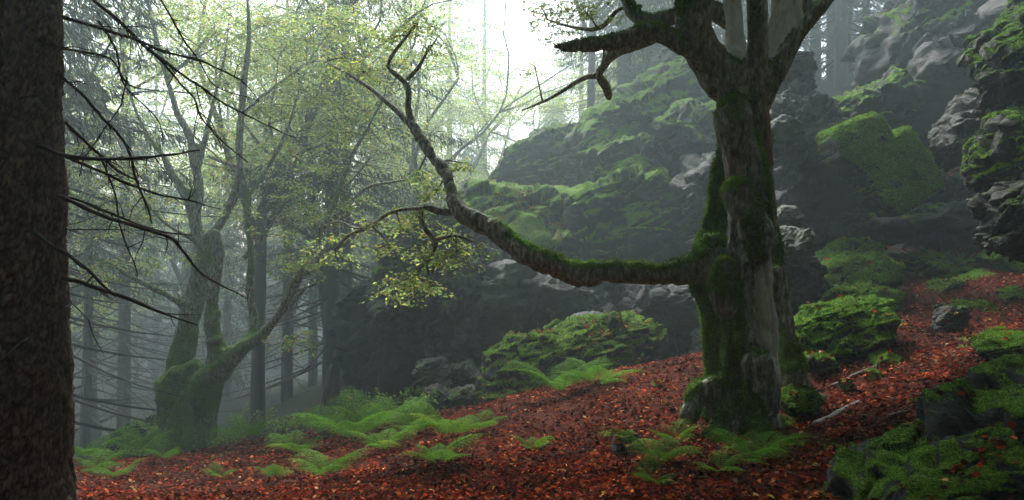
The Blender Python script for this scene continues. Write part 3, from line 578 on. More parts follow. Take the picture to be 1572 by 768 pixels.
def pal(n, cols, wts, rs=RNG, jit=0.25):
    c_ = np.array(cols)[rs.choice(len(cols), n, p=np.array(wts)/np.sum(wts))]
    return np.clip(c_*(1+jit*rs.uniform(-1, 1, (n, 1)))*(1+0.08*rs.randn(n, 3)), 0.002, 0.9)
GREEN = ([(0.22,0.32,0.09),(0.31,0.40,0.11),(0.40,0.45,0.11),(0.13,0.23,0.07),(0.52,0.42,0.08),(0.32,0.14,0.05)], [3,4,2.4,2,0.6,0.12])
def sprays(C, n_leaf, L, size, rs, flat=0.25, pc=GREEN):     # C: m x 3 spray origins -> leaves in flat two-ranked fans along a drooping twig
    m = len(C); az = rs.uniform(0, 2*PI, m); dr = np.stack([np.cos(az), np.sin(az), rs.uniform(-0.45, 0.2, m)], 1); dr /= np.linalg.norm(dr, axis=1)[:, None]
    Nn = np.stack([rs.randn(m)*flat, rs.randn(m)*flat, np.ones(m)], 1); Sd = np.cross(dr, Nn); Sd /= np.linalg.norm(Sd, axis=1)[:, None]; Nn = np.cross(Sd, dr)
    t = (np.arange(n_leaf)+0.5)/n_leaf; sg = np.where(np.arange(n_leaf) % 2, 1., -1.)
    Ls = (L*rs.uniform(0.6, 1.3, m))[:, None, None]
    lat = rs.uniform(0.0, 0.33, (m, n_leaf, 1))*(1-t[None, :, None]*0.6)
    P = C[:, None]+dr[:, None]*Ls*t[None, :, None]+Sd[:, None]*sg[None, :, None]*lat*Ls-np.array([0, 0, 1])*Ls*0.22*(t**2)[None, :, None]
    P += rs.randn(m, n_leaf, 3)*0.015
    U = dr[:, None]*0.7+Sd[:, None]*sg[None, :, None]*0.8+rs.randn(m, n_leaf, 3)*0.3; NN = Nn[:, None]+rs.randn(m, n_leaf, 3)*0.35
    k = m*n_leaf; tone = np.repeat(rs.uniform(0.75, 1.2, m), n_leaf)[:, None]
    col = pal(k, *pc, rs=rs)*tone
    return leaf_geo(P.reshape(-1, 3), U.reshape(-1, 3), NN.reshape(-1, 3), size*rs.uniform(0.6, 1.25, k), col, rs=rs)
def skel_points(chains, minr=None):
    return np.vstack([catmull(Q, 0.08) for Q in chains])
def foliage(root, clusters, per, n_leaf, L, size, sk, seed, pc=GREEN, flatz=0.35):
    rs = np.random.RandomState(seed); Cs = []; mb = MB()
    for (a, b, d, r) in clusters:
        c0 = W(a, b, d); rm = r*dm(d)/FPX; m = max(4, int(per*(r/60.)**2))
        u = rs.randn(m, 3); u /= np.linalg.norm(u, axis=1)[:, None]; q = c0+u*(rs.uniform(0, 1, (m, 1))**0.5)*rm*np.array([1, 1, flatz*1.6])
        lay = rm*0.33; q[:, 2] = c0[2]+np.round((q[:, 2]-c0[2])/lay)*lay+rs.randn(m)*lay*0.12     # leaves hang in tiers
        Cs.append(q)
        if sk is not None:
            s0 = sk[((sk[:, :3]-c0)**2).sum(1).argmin()]; mid = (s0[:3]+c0)/2+np.array([0, 0, 0.08*rm])
            mb.tube(catmull([[*s0[:3], 0.012], [*mid, 0.009], [*c0, 0.006]], 0.2), 4)
            for j in range(0, m, 2):
                e = q[j]; mm_ = (c0+e)/2+rs.randn(3)*0.05*rm
                mb.tube(np.array([[*c0, 0.005], [*mm_, 0.004], [*e, 0.0025]]), 3)
    V, F, C = sprays(np.vstack(Cs), n_leaf, L, size, rs, pc=pc)
    child(root, 'foliage', V, F, LEAF, cols=C, smooth=False)['kind'] = 'stuff'
    if mb.n:
        V, F, _ = mb.get(); child(root, 'twigs', V, F, BARK_FAR)['kind'] = 'stuff'
LTs = skel_points([q for k, q in LT if k != 'trunk']); 
rs0 = np.random.RandomState(5)
LCL = [(330,50,12.5,55),(400,40,12.8,60),(470,60,12.5,60),(525,30,12.8,55),(450,115,12.3,55),(350,130,12.6,50),(290,30,13,50),(235,20,13,40),(265,100,12.8,36),(405,165,12.4,50),(480,150,12.4,50),(430,225,12.2,38),(520,205,12.2,45),(190,110,13,36),
       (335,200,12.6,34),(175,262,12,42),(140,300,11.8,40),(165,345,11.8,44),(235,300,12,34),(350,245,12.3,26),(450,290,11.8,34),(500,255,12,36),(560,170,12.2,45),(150,415,11.6,38),(230,395,12,30),(470,330,11.6,34),(455,398,10.9,26),(480,405,10.8,24),(430,410,11.2,22),
       (450,522,10.8,30),(420,360,11.8,24),(540,310,11.8,30),(380,330,11.9,20),(125,235,12.2,36),(560,60,12.4,50),(600,100,12.2,40),(500,95,12.2,45),(390,95,12.8,45),(210,330,12,32),(290,400,11.8,18)]
foliage(lt_root, LCL, 50, 18, 0.38, 0.070, LTs, 1)
MTs = skel_points(MTB+[MT[25][1], MT[23][1], MT[24][1], MT[17][1]])
MCL = [(672,290,8.2,26),(640,330,8.0,30),(615,350,8.1,26),(700,385,8.0,34),(655,400,8.0,36),(622,430,8.1,34),(690,355,8.2,26),(600,380,8.2,26),(710,250,8.6,24),(640,270,8.6,26),(575,345,8.3,22),(540,362,8.4,18),(515,395,8.5,22),(610,455,8.2,24),(660,440,8.1,22),(560,110,9.3,36),(600,60,9.2,34),(640,40,9,34),(530,90,9.5,34),(655,75,9,24),(690,265,8.4,18),(490,375,8.6,20),(720,330,8,14),
       (850,40,9.4,36),(900,20,9.2,36),(830,10,9.6,34),(960,20,9,20),(820,100,9.6,16)]
foliage(mt_root, MCL, 62, 14, 0.24, 0.05, MTs, 2)

rsc = np.random.RandomState(50); mbc = MB(); ends = []  # unseen upper limbs and dense crown, added to shade the ground below
for p0, k in ((MT[15][1][-1], 3), (MT[16][1][-1], 3), (MT[19][1][-1], 3), (MT[20][1][-1], 2), (MT[22][1][-1], 2)):
    for _ in range(k):
        dr = np.array([rsc.uniform(-1.6, 1.3), rsc.uniform(-1.1, 1.3), 0.95]); dr /= np.linalg.norm(dr); pp = [np.array(p0)]
        for s_ in range(7):
            dr = dr+rsc.randn(3)*0.22; dr /= np.linalg.norm(dr); pp.append(np.r_[pp[-1][:3]+dr*0.85, p0[3]*(0.8-0.1*s_)]); ends.append(pp[-1][:3]) if s_ > 1 else None
        mbc.tube(catmull(pp, .25), 8)
        for s_ in range(3):
            d2 = dr+rsc.randn(3)*1.0; d2[2] *= .4; d2 /= np.linalg.norm(d2); b0 = pp[3+s_]; q_ = [np.r_[b0[:3], b0[3]*.5], np.r_[b0[:3]+d2*.9, b0[3]*.35], np.r_[b0[:3]+d2*1.9+[0, 0, .1], .01]]; mbc.tube(catmull(q_, .25), 6); ends += [q_[1][:3], q_[2][:3]]
V, F, _ = mbc.get(); child(mt_root, 'limb', V, F, BEECH, attrs={'moss': 0.2*np.ones(len(V)), 'pale': np.zeros(len(V)), 'red': np.zeros(len(V))})
ends = np.array(ends); C = ends[rsc.randint(0, len(ends), 7000)]+rsc.randn(7000, 3)*np.array([1.5, 1.5, .6]); C = C[(C[:, 2] > 2.7+0.33*C[:, 1]) & (np.hypot(C[:, 0]-3.2, C[:, 1]-6.2)+rsc.uniform(-.6, .6, len(C)) > 2.6)]
V, F, Cc = sprays(C, 10, .7, .15, rsc); child(mt_root, 'foliage', V, F, LEAF, cols=Cc, smooth=False)['kind'] = 'stuff'

# ------------------------------------------------------------------ foreground spruce
sp = tag(empty('spruce_tree', (W(8, 384, 3.6)[0], 3.6, -0.4)), 'thick scaly barked spruce trunk filling the left picture edge with bare dead branches', 'tree')
na, nz_ = 200, 420; zz = np.linspace(-0.7, 4.4, nz_); th = np.linspace(0, 2*PI, na, endpoint=False)
TH, ZZ = np.meshgrid(th, zz); R0 = 0.275-0.022*(ZZ-0.5)+0.10*np.exp(-(ZZ+0.6)*2.2)
th_, z_, r_ = TH.ravel(), ZZ.ravel(), R0.ravel()
cp = np.stack([np.cos(th_)*0.27, np.sin(th_)*0.27, z_], 1)
wp = cp+0.055*np.stack([fbm(cp*9, 3, 50), fbm(cp*9, 3, 51), fbm(cp*9, 3, 52)], 1)
f1, f2, idv, _a = cell(wp*np.array([52, 52, 20.]), 60); g1, g2, id2, _b = cell(wp*np.array([110, 110, 60.]), 63)
plate = sst(0.03, 0.30, f2-f1)
rr = r_+0.008*plate*(0.4+0.8*idv)+0.012*_a+0.004*_b-0.012*sst(.1, .5, np.abs(fbm(wp*np.array([16, 16, 4.]), 3, 59))*-2+.6)+0.012*fbm(cp*3, 3, 53)+0.003*fbm(cp*60, 2, 54)
VV = np.stack([W(8, 384, 3.6)[0]+0*rr+np.cos(th_)*rr, 3.6+np.sin(th_)*rr, z_], 1)
I = (np.arange(nz_-1)[:, None]*na+np.arange(na)[None]); J = (np.arange(nz_-1)[:, None]*na+(np.arange(na)[None]+1) % na)
FF = np.stack([I.ravel(), J.ravel(), J.ravel()+na, I.ravel()+na], 1)
child(sp, 'trunk', VV, FF, SPRUCE, attrs={'plate': plate*(0.45+0.55*idv), 'moss': 0.55*sst(0.0, 0.5, fbm(cp*2, 3, 55)-0.5*np.cos(th_))})
SB = [([(60,15,4),(95,25,3.4),(130,35,3),(205,62,2.8),(250,80,2.4),(305,92,2.2),(340,110,1.6),(370,125,1.3),(397,155,0.8)], [3.6,4.2]),
 ([(120,-20,4),(150,5,3.6),(175,25,3.4),(215,65,3.2),(245,90,3),(300,130,2.4),(345,160,2),(400,188,1.5),(455,212,0.8)], [3.7,4.4]),
 ([(215,65,2.6),(250,100,2.4),(280,130,2.2),(300,150,2),(310,180,1.8),(340,215,1.5),(382,250,1)], [3.9,4.1]),
 ([(60,62,3.4),(85,70,2.8),(115,80,2.4),(170,92,2.2),(200,130,1.8),(245,140,1)], [3.5,4.0]),
 ([(80,100,4),(98,118,3.4),(130,145,3.2),(160,185,3),(195,225,3),(210,270,2.4),(225,310,2),(232,345,1.2)], [3.6,3.9]),
 ([(75,170,4),(95,184,3.6),(120,205,3),(150,235,2.6),(180,262,2.4),(215,278,1.6)], [3.6,4.1]),
 ([(55,222,6),(70,228,5),(92,236,4.4),(140,243,3.8),(200,245,3.4),(250,242,2.6),(305,232,1.6)], [3.5,3.5]),
 ([(70,232,3.6),(100,240,3.4),(130,252,3),(170,270,2.8),(230,295,2.4),(290,308,1.8),(340,321,1)], [3.6,4.2]),
 ([(50,286,5.5),(70,292,4.6),(95,303,4),(150,330,3.8),(210,348,3.4),(262,365,3),(280,385,2.6),(305,415,2.2),(340,440,1.6),(380,460,0.9)], [3.5,4.0]),
 ([(80,290,3.6),(100,300,3),(140,315,2.8),(190,335,2.4),(240,355,2),(295,362,1)], [3.7,4.2]),
 ([(55,358,5),(75,372,4.4),(110,395,4),(150,430,3.6),(172,450,2)], [3.4,3.3]),
 ([(80,420,5),(98,428,4.4),(150,442,4),(195,458,3.6),(250,480,3),(303,499,1.6)], [3.6,3.6]),
 ([(195,118,1.6),(185,160,1.5),(165,190,1.4),(130,240,1.6),(122,270,1)], [4,3.9]),
 ([(240,-10,2),(265,30,1.8),(290,75,1.6),(305,95,1.5),(322,125,1.2),(345,140,1),(397,155,.7)], [3.9,4.2]),
 ([(80,440,2.4),(105,460,1.6),(135,492,1.3),(143,520,1.1),(156,546,.7)], [3.5,3.4]),
 ([(30,150,3),(50,149,2),(70,143,.8)], [3.3,3.2]), ([(40,520,2.6),(20,540,2),(-5,560,1)], [3.3,3.1]), ([(80,340,2.2),(105,352,1.6),(150,352,1.2),(230,355,.8)], [3.6,4]),
 ([(150,30,2.4),(180,80,2),(190,130,1.7),(240,180,1.3),(250,215,.8)], [3.9,4.3]), ([(150,232,2.2),(178,300,1.9),(185,350,1.6),(205,400,1.2),(212,425,.7)], [4.0,4.1])]
rs1 = np.random.RandomState(77)
for pts, dd in SB:
    q = catmull(px_chain(pts, dd), 0.03); n = len(q)
    q[:, :3] += 0.007*np.stack([fbm(q[:, :3]*14, 2, 3), fbm(q[:, :3]*14, 2, 4), fbm(q[:, :3]*14, 2, 5)], 1)
    q[:, 3] *= 0.82*(1+0.4*fbm(q[:, :3]*30, 2, 9)); q[:, :3] += 0.010*np.stack([fbm(q[:, :3]*5, 2, 13), fbm(q[:, :3]*5, 2, 14), fbm(q[:, :3]*5, 2, 15)], 1)
    mb = MB(); mb.tube(q, 6)
    for k in range(max(3, int(n*0.55))):        # short crooked dead twigs
        i = rs1.randint(int(n*0.15), n-1); T = q[min(i+1, n-1), :3]-q[i-1, :3]; T /= np.linalg.norm(T)+1e-9
        dr = T*rs1.uniform(0.1, 0.9)+np.array([rs1.randn()*0.25, rs1.randn()*0.5, -rs1.uniform(0.1, 1) if rs1.rand() < 0.7 else rs1.uniform(0.2, .8)]); dr /= np.linalg.norm(dr)
        Lq = rs1.choice([0.03, 0.06, 0.12, 0.25], p=[.35, .3, .2, .15])*rs1.uniform(.7, 1.3); r0 = min(q[i, 3]*0.6, 0.0042); p0 = q[i, :3]
        pts_ = [[*p0, r0]]
        for s_ in range(1, 4):
            dr = dr+rs1.randn(3)*0.35; dr /= np.linalg.norm(dr); pts_.append([*(np.array(pts_[-1][:3])+dr*Lq/3), r0*(1-s_*0.28)])
        mb.tube(np.array(pts_), 4)
    V, F, _ = mb.get(); child(sp, 'dead_branch', V, F, TWIG)

# ------------------------------------------------------------------ background trees
def beech_parts(seed, H, spread, n_leaf=9, lsize=0.085, pc=GREEN, leafy=1.0, stem=0.16, low=0.35):
    rs = np.random.RandomState(seed); mb = MB(); tips = []
    def grow(p, d, L, r, lv):
        n = 5; pts = [[*p, r]]; q = np.array(p, float)
        for i in range(n):
            d = d+rs.randn(3)*0.16+np.array([0, 0, 0.06 if lv < 2 else -0.02]); d /= np.linalg.norm(d); q = q+d*L/n; pts.append([*q, r*(1-0.11*(i+1))])
            if lv >= 1 and lv < 3 and rs.rand() < (0.6 if lv < 2 else 0.5):
                s = rs.randn(3); s[2] = abs(s[2])*0.3; s /= np.linalg.norm(s); grow(q, d*0.5+s*0.9, L*rs.uniform(0.35, 0.6), r*0.4, lv+1)
            if lv >= 2: tips.append(q.copy())
        mb.tube(catmull(pts, L/8), max(3, 8-lv*2))
        if lv < 3:
            for k in range(3 if lv < 2 else 2):
                s = rs.randn(3); s[2] *= 0.4; s /= np.linalg.norm(s); grow(q, d*0.8+s*0.75, L*rs.uniform(0.55, 0.8), r*0.42, lv+1)
    base = np.array([0, 0, -0.3]); top = np.array([rs.randn()*0.4, rs.randn()*0.4, H*low])
    mb.tube(catmull([[*base, stem*1.35], [*(base*.6+top*.4+rs.randn(3)*.12), stem], [*top, stem*.8]], 0.3), 9)
    for k in range(4):
        s = rs.randn(3); s[2] = 0.9; s[:2] *= spread; s /= np.linalg.norm(s); grow(top-np.array([0, 0, rs.uniform(0, 0.12)*H]), s, H*0.30, stem*0.6, 1)
    tips = np.array(tips); k = int(min(len(tips)*5*leafy, 3000*leafy)); C = tips[rs.randint(0, len(tips), k)]+rs.randn(k, 3)*np.array([0.45, 0.45, 0.18])
    return mb.get()[:2], sprays(C, n_leaf, 0.5, lsize, rs, pc=pc)
def spruce_parts(seed, H, r0=0.16, bare=0.3, dens=1.0, length=0.24, dead=True, fine=1.0):
    rs = np.random.RandomState(seed); tb = MB(); nb = MB(); N1 = []; U1 = []; S1 = []; db = MB()
    tb.tube(catmull([[0, 0, -0.5, r0*1.2], [rs.randn()*.06, rs.randn()*.06, H*0.4, r0*.75], [0, 0, H, 0.02]], 0.5), 9)
    z = H*0.06
    while z < H*0.985:
        t = z/H; live = t > bare+rs.uniform(-.08, .08)
        for k in range(rs.randint(3, 6)):
            az = rs.uniform(0, 2*PI); L = H*length*(1-t)**0.75*rs.uniform(0.6, 1.1)+0.25
            d = np.array([math.cos(az), math.sin(az), 0]); pts = []
            for i in range(6):
                s = i/5; pts.append([*(d*L*s+np.array([0, 0, z-L*0.42*s+L*0.22*s*s])), max(.004, 0.022*(1-s)*(.5+(1-t)))])
            pts = np.array(pts); (nb if live else db).tube(pts, 3)
            if live:
                m = int(34*L*dens)+8; s = rs.uniform(0.12, 1, m); bp = np.stack([np.interp(s*5, np.arange(6), pts[:, j]) for j in range(3)], 1)
                sd = np.array([-d[1], d[0], 0]); sg = rs.choice([-1, 1], m)
                lat = rs.uniform(0, 0.28, m)*L*(1-s*0.6); bp = bp+sd*(sg*lat)[:, None]+np.array([0, 0, -1])*(lat*0.5)[:, None]
                U = sd*(sg*0.5)[:, None]+d*0.45+np.array([0, 0, -0.9])+rs.randn(m, 3)*0.3
                N1.append(bp); U1.append(U); S1.append(rs.uniform(0.16, 0.42, m)*(0.5+0.5*(1-t)+0.15)*(fine if fine == 1 else .62))
            else:
                for q in range(3):
                    s = rs.uniform(.3, .95); p0 = np.array([np.interp(s*5, np.arange(6), pts[:, j]) for j in range(3)]); e = p0+(d*.5+rs.randn(3)*.5+np.array([0, 0, -.3]))*L*.25
                    db.tube(np.array([[*p0, .006], [*((p0+e)/2+rs.randn(3)*.02), .004], [*e, .002]]), 3)
        z += rs.uniform(0.16, 0.34)*max(1, H/11)
    P = np.vstack(N1); U = np.vstack(U1); Sz = np.concatenate(S1); n = len(P)
    col = pal(n, [(0.03,0.055,0.03),(0.045,0.075,0.035),(0.02,0.04,0.025)], [1, 1, 1], rs=rs)
    lg = leaf_geo(P, U, rs.randn(n, 3), Sz, col, wide=0.22*fine, fold=0.05, rs=rs)
    return tb.get()[:2], nb.get()[:2], lg, (db.get()[:2] if db.n else None)
bt = []
for i, (sd_, H, spd) in enumerate([(3, 14, 0.9), (9, 16, 0.7), (21, 12, 1.0)]):
    (tv, tf), (lv, lf, lc) = beech_parts(sd_, H, spd)
    bt.append([('trunk', mesh('trunk', tv, tf, BARK_FAR)), ('crown', mesh('crown', lv, lf, LEAF, cols=lc, smooth=False))])
stt = []
for i, (sd_, H, bare, r0) in enumerate([(4, 15, 0.22, .17), (8, 18, 0.38, .2), (15, 12, 0.12, .13), (33, 13, 0.36, .13)]):
    (tv, tf), (nv_, nf), (lv, lf, lc), db_ = spruce_parts(sd_, H, r0, bare, dens=3.2 if i == 3 else 1.3, fine=.42 if i == 3 else .8)
    L_ = [('trunk', mesh('trunk', tv, tf, BARK_FAR)), ('boughs', mesh('boughs', nv_, nf, BARK_FAR)), ('needles', mesh('needles', lv, lf, NEEDLE, cols=lc, smooth=False))]
    if db_: L_.append(('dead_branches', mesh('dead_branches', *db_, TWIG)))
    stt.append(L_)
def plant_tree(name, parts, x, y, rz, sc, label, group, dz=0):
    r = empty(name, (x, y, float(ground(x, y)[0])-0.05+dz)); r.rotation_euler[2] = rz; r.scale = (sc, sc, sc); tag(r, label, 'tree', group)
    for nm, me in parts:
        o = link(nm, me, r)
        if nm in ('crown', 'boughs', 'needles', 'dead_branches'): o['kind'] = 'stuff'
    return r
def at(px, d): return (px-786)/FPX*d
def atd(px, d): return (px-786)/FPX*dm(d), dm(d)
GB = 'broadleaf trees fading into the fog'; GP = 'spruces fading into the fog'
for i, (px, d, k, sc, lab) in enumerate([
    (60, 17, 1, 1.0, 'yellow green tree mostly hidden behind the spruce trunk'), (395, 16.5, 1, 1.0, 'straight stemmed pale tree right behind the forked beech'), (520, 19, 0, 1.0, 'leafy tree standing in the fog right of the forked beech'),
    (150, 22, 2, 1.1, 'low leafy tree in the dim valley left of the forked beech'), (640, 24, 1, 1.0, 'slim leafy tree above the left end of the cliff'), (280, 25, 1, 1.15, 'tall foggy broadleaf tree behind the forked beech'),
    (575, 30, 1, 1.2, 'pale broadleaf tree left of the bright gap'), (440, 31, 0, 1.3, 'distant wide crowned tree in thick fog'), (-60, 26, 0, 1.2, 'broadleaf tree beyond the left picture edge'),
    (860, 36, 2, 0.7, 'small hazy tree on the ridge in the bright gap'), (690, 27, 2, 1.25, 'leafy hazy tree standing left of the bright gap'), (735, 34, 0, 1.2, 'thin pale tree at the left rim of the bright gap'), (905, 22, 1, .9, 'hazy leafy tree whose crown spreads over the bright gap'), (950, 25, 2, 0.85, 'hazy leafy tree behind the foggy ridge'), (1030, 27, 1, 0.8, 'hazy tree behind the short left limb of the big beech')]):
    plant_tree('broadleaf_tree', bt[k], *atd(px, d), i*1.7, sc*1.15, lab, GB)
for i, (px, d, k, sc, lab) in enumerate([
    (190, 20, 1, 0.75, 'thin bare stemmed spruce in the misty valley left of the forked beech'), (130, 17.5, 3, 0.8, 'small dark spruce beside the foreground spruce trunk'), (70, 12.5, 3, .95, 'shaggy spruce whose drooping boughs hang behind the dead branches'), (508, 17.5, 1, 0.85, 'dark straight spruce stem left of the cliff'), (533, 20, 1, 0.8, 'thin stem just right of the dark spruce stem'),
    (440, 21, 1, 0.7, 'dim spruce stem between forked beech and cliff'), (690, 36, 0, 1.3, 'tall ghostly spruce left of the bright gap'), (745, 40, 1, 1.2, 'ghostly spruce at the edge of the bright gap'), (620, 33, 0, 1.1, 'ghostly spruce behind the yellow leaves'),
    (240, 32, 0, 1.0, 'foggy spruce seen through the forked beech'), (350, 29, 2, 1.1, 'foggy spruce under the fork of the right limb'), (480, 27, 0, 0.9, 'drooping foggy spruce right of the forked beech'), (90, 34, 0, 1.1, 'foggy spruce behind the dead branches'), (-20, 30, 1, 1.1, 'foggy spruce behind the spruce trunk'),
    (1290, 21, 1, 0.8, 'spruce stem standing in the gap of the right crag'), (1252, 25, 1, 0.8, 'second spruce stem left of the one in the crag gap'), (1330, 26, 0, 0.7, 'spruce rising behind the huge slanting slab'), (1210, 27, 0, 0.8, 'spruce behind the rounded pillar rock'), (1120, 30, 0, 0.8, 'foggy spruce behind the crown of the big beech'),
    (1450, 27, 1, 0.8, 'spruce above the upper right slab'), (985, 32, 0, 0.75, 'ghostly spruce on the ridge crest'), (590, 45, 0, 1.3, 'very faint spruce far behind the cliff'), (400, 45, 1, 1.2, 'very faint spruce in the far valley'), (200, 48, 0, 1.3, 'very faint spruce at the far left')]):
    plant_tree('spruce', stt[k], *atd(px, d), i*2.1, sc*1.45, lab, GP)
RT = [(4.2,30),(5.2,35),(6.4,31),(7.6,36),(9,32),(5.8,41),(8,44),(11.5,42),(6.6,49),(11,36),(13.5,33),(16,37),(19,33),(14,45),(20,44),(25,40),(4.5,50),(9,52),(23,32),(28,36)]
for i, (x, d) in enumerate(RT):
    plant_tree('spruce', stt[i % 3], x, d, i*1.3, rs1.uniform(.85, 1.15), 'grey spruce among those crowding the ridge above the crag', 'spruces crowding the ridge above the crag')
# far wood that reads as one mass
rs = np.random.RandomState(90); mb = MB(); Pn = []; Un = []; Sn = []
for i in range(60):
    d = rs.uniform(48, 85); x = rs.uniform(-55, 25); z = float(ground(x, d)[0]); H = rs.uniform(10, 17)
    mb.tube(np.array([[x, d, z-1, .2], [x, d, z+H, .04]]), 5); m = 420
    t = rs.uniform(0.1, 1, m); a = rs.uniform(0, 2*PI, m); R_ = (1-t)*H*.25*rs.uniform(.3, 1, m)+.1
    Pn.append(np.stack([x+np.cos(a)*R_, d+np.sin(a)*R_, z+t*H], 1)); Un.append(np.stack([np.cos(a), np.sin(a), -np.ones(m)*1.2], 1)); Sn.append(rs.uniform(.6, 1.4, m))
P = np.vstack(Pn); lv, lf, lc = leaf_geo(P, np.vstack(Un), rs.randn(len(P), 3), np.concatenate(Sn), pal(len(P), [(0.03,0.05,0.03),(0.05,0.07,0.035)], [1, 1]), wide=.3)
tv, tf, _ = mb.get(); mbx = MB(); mbx.add(lv, lf, lc); mbx.add(tv, tf, (0.05, 0.045, 0.04)); a_, b_, c_ = mbx.get()
tag(link('distant_wood', mesh('distant_wood', a_, b_, NEEDLE, cols=c_, smooth=False)), 'far off wood of conifers dissolving in the fog', 'wood', None, 'stuff')

# unseen wood added beside and behind the viewer to darken the slope
rs = np.random.RandomState(91); mb = MB(); Pn = []; Un = []; Sn = []
for i in range(120):
    a = rs.uniform(PI*0.82, PI*2.18); R_ = rs.uniform(7, 32)
    x, d = R_*math.cos(a), R_*math.sin(a)
    if d > -1 and abs(x) < 0.80*d+5: continue
    z = float(ground(x, d)[0]); H = min(rs.uniform(13, 19), 25-z); mb.tube(np.array([[x, d, z-1, .22], [x, d, z+H, .04]]), 6); m = 850
    t = rs.uniform(0.10, 1, m); a = rs.uniform(0, 2*PI, m); q = (1-t)**.8*H*.24*rs.uniform(.2, 1, m)+.1
    Pn.append(np.stack([x+np.cos(a)*q, d+np.sin(a)*q, z+t*H], 1)); Un.append(np.stack([np.cos(a), np.sin(a), -np.ones(m)*.9], 1)); Sn.append(rs.uniform(.6, 1.4, m))
P = np.vstack(Pn); lv, lf, lc = leaf_geo(P, np.vstack(Un), rs.randn(len(P), 3), np.concatenate(Sn), pal(len(P), [(0.03,0.05,0.03),(0.05,0.07,0.035)], [1, 1]), wide=.42)
tv, tf, _ = mb.get(); mbx = MB(); mbx.add(lv, lf, lc); mbx.add(tv, tf, (0.05, 0.045, 0.04)); a_, b_, c_ = mbx.get()
tag(link('unseen_shade_wood', mesh('unseen_shade_wood', a_, b_, NEEDLE, cols=c_, smooth=False)), 'unseen conifer wood added beside and behind the viewer for shade', 'wood', None, 'stuff')

# ------------------------------------------------------------------ leaf litter
RUST = ([(0.25,0.032,0.010),(0.14,0.019,0.009),(0.34,0.075,0.020),(0.07,0.014,0.008),(0.50,0.18,0.06),(0.46,0.27,0.14),(0.04,0.014,0.009),(0.40,0.25,0.04)], [5,5,2.0,5,0.6,0.25,3.5,0.12])
def scatter_litter(n, ymin, ymax, rs):
    y = rs.uniform(ymin, ymax, n); x = rs.uniform(-0.72, 0.78, n)*y
    return x, y
rs = np.random.RandomState(12); xs, ys = [], []
for n, a, b in ((11000, 3.2, 5), (44000, 4.8, 8), (42000, 8, 13), (20000, 13, 20)):
    x, y = scatter_litter(n, a, b, rs); xs.append(x); ys.append(y)
x = np.concatenate(xs); y = np.concatenate(ys)
p3 = np.c_[x, y, 0*x]
keep = np.ones(len(x), bool)
lim = -3.5-0.55*(y-6)                                     # litter thins out down the dark left bank
keep &= (x > lim+0.6*fbm(p3*0.8, 2, 4))|(rs.rand(len(x)) < 0.10)
keep &= (y < 12+0.0*x)|(x > 1.8)|(rs.rand(len(x)) < 0.2)
mm = sst(0.15, 0.4, fbm(p3*0.9, 4, 21))*(x > 0.3); keep &= rs.rand(len(x)) > mm*0.75
x, y = x[keep], y[keep]; n = len(x); z = ground(x, y); e = 0.05
gnx = -(ground(x+e, y)-z)/e; gny = -(ground(x, y+e)-z)/e
Nn = np.stack([gnx, gny, np.ones(n)], 1)+rs.randn(n, 3)*0.38; a = rs.uniform(0, 2*PI, n); U = np.stack([np.cos(a), np.sin(a), -gnx*0+rs.uniform(-.1, .35, n)], 1)
U[:, 2] -= (gnx*U[:, 0]+gny*U[:, 1])
brown = sst(0.5, 3.5, x-0.2*(y-7))[:, None]
col = pal(n, *RUST, rs=rs, jit=.35); colb = col*np.array([0.78, 0.9, 0.95]); col = col*(1-brown)+colb*brown; pz = np.c_[x, y, 0*x]; col *= np.clip(0.85+0.75*fbm(pz*1.3, 3, 61)+0.5*fbm(pz*5, 2, 62), .22, 1.6)[:, None]; hole = fbm(pz*1.8, 3, 63) > 0.36; col[hole] *= .35
sz = rs.uniform(0.021, 0.047, n)*(1+0.02*y)
lv, lf, lc = leaf_geo(np.c_[x, y, z+rs.uniform(0.004, 0.03, n)], U, Nn, sz, col, wide=0.72, six=True, rs=rs)
mb = MB(); mb.add(lv, lf, lc)
for k in range(1500):
    yy_ = rs.uniform(4, 12); xx_ = rs.uniform(-.5, .75)*yy_; a = rs.uniform(0, 6.3); L_ = rs.uniform(.06, .28); e_ = np.array([math.cos(a)*L_, math.sin(a)*L_]); zz_ = ground([xx_, xx_+e_[0]], [yy_, yy_+e_[1]])
    mb.tube(np.array([[xx_, yy_, zz_[0]+.02, .004], [xx_+e_[0]/2+rs.randn()*.01, yy_+e_[1]/2, zz_.mean()+.03, .0035], [xx_+e_[0], yy_+e_[1], zz_[1]+rs.uniform(.015, .05), .0015]]), 3, (.035, .026, .02) if k % 4 else (.16, .12, .09))
lv, lf, lc = mb.get()
tag(link('leaf_litter', mesh('leaf_litter', lv, lf, LITTER, cols=lc, smooth=False)), 'carpet of rust red beech leaves over the whole slope', 'fallen leaves', None, 'stuff')
# leaves caught on the rocks
LV = []; rs = np.random.RandomState(14)
for (o, RV, RF, RN, mm) in ROCKS:
    lab = o['label']; cnt = 0
    if 'dome boulder with moss' in lab: cnt = 420
    elif 'foreground rock' in lab: cnt = 130
    elif 'lying' in str(o.get('group')): cnt = 16
    elif 'flat shelf' in lab: cnt = 500
    elif 'rusty leaves above' in lab: cnt = 900
    if not cnt: continue
    ok = np.where((RN[:, 2] > 0.45) & (fbm(RV*2.2, 3, 9) > (0.02 if cnt > 20 else -1)))[0]
    if len(ok) < 5: continue
    j = ok[rs.randint(0, len(ok), cnt)]; n = len(j); a = rs.uniform(0, 2*PI, n)
    lv, lf, lc = leaf_geo(RV[j]+RN[j]*0.02, np.stack([np.cos(a), np.sin(a), rs.uniform(-.3, .3, n)], 1), RN[j]+rs.randn(n, 3)*.3, rs.uniform(.04, .075, n), pal(n, *RUST, rs=rs), wide=.7, six=True, rs=rs); LV.append((lv, lf, lc))
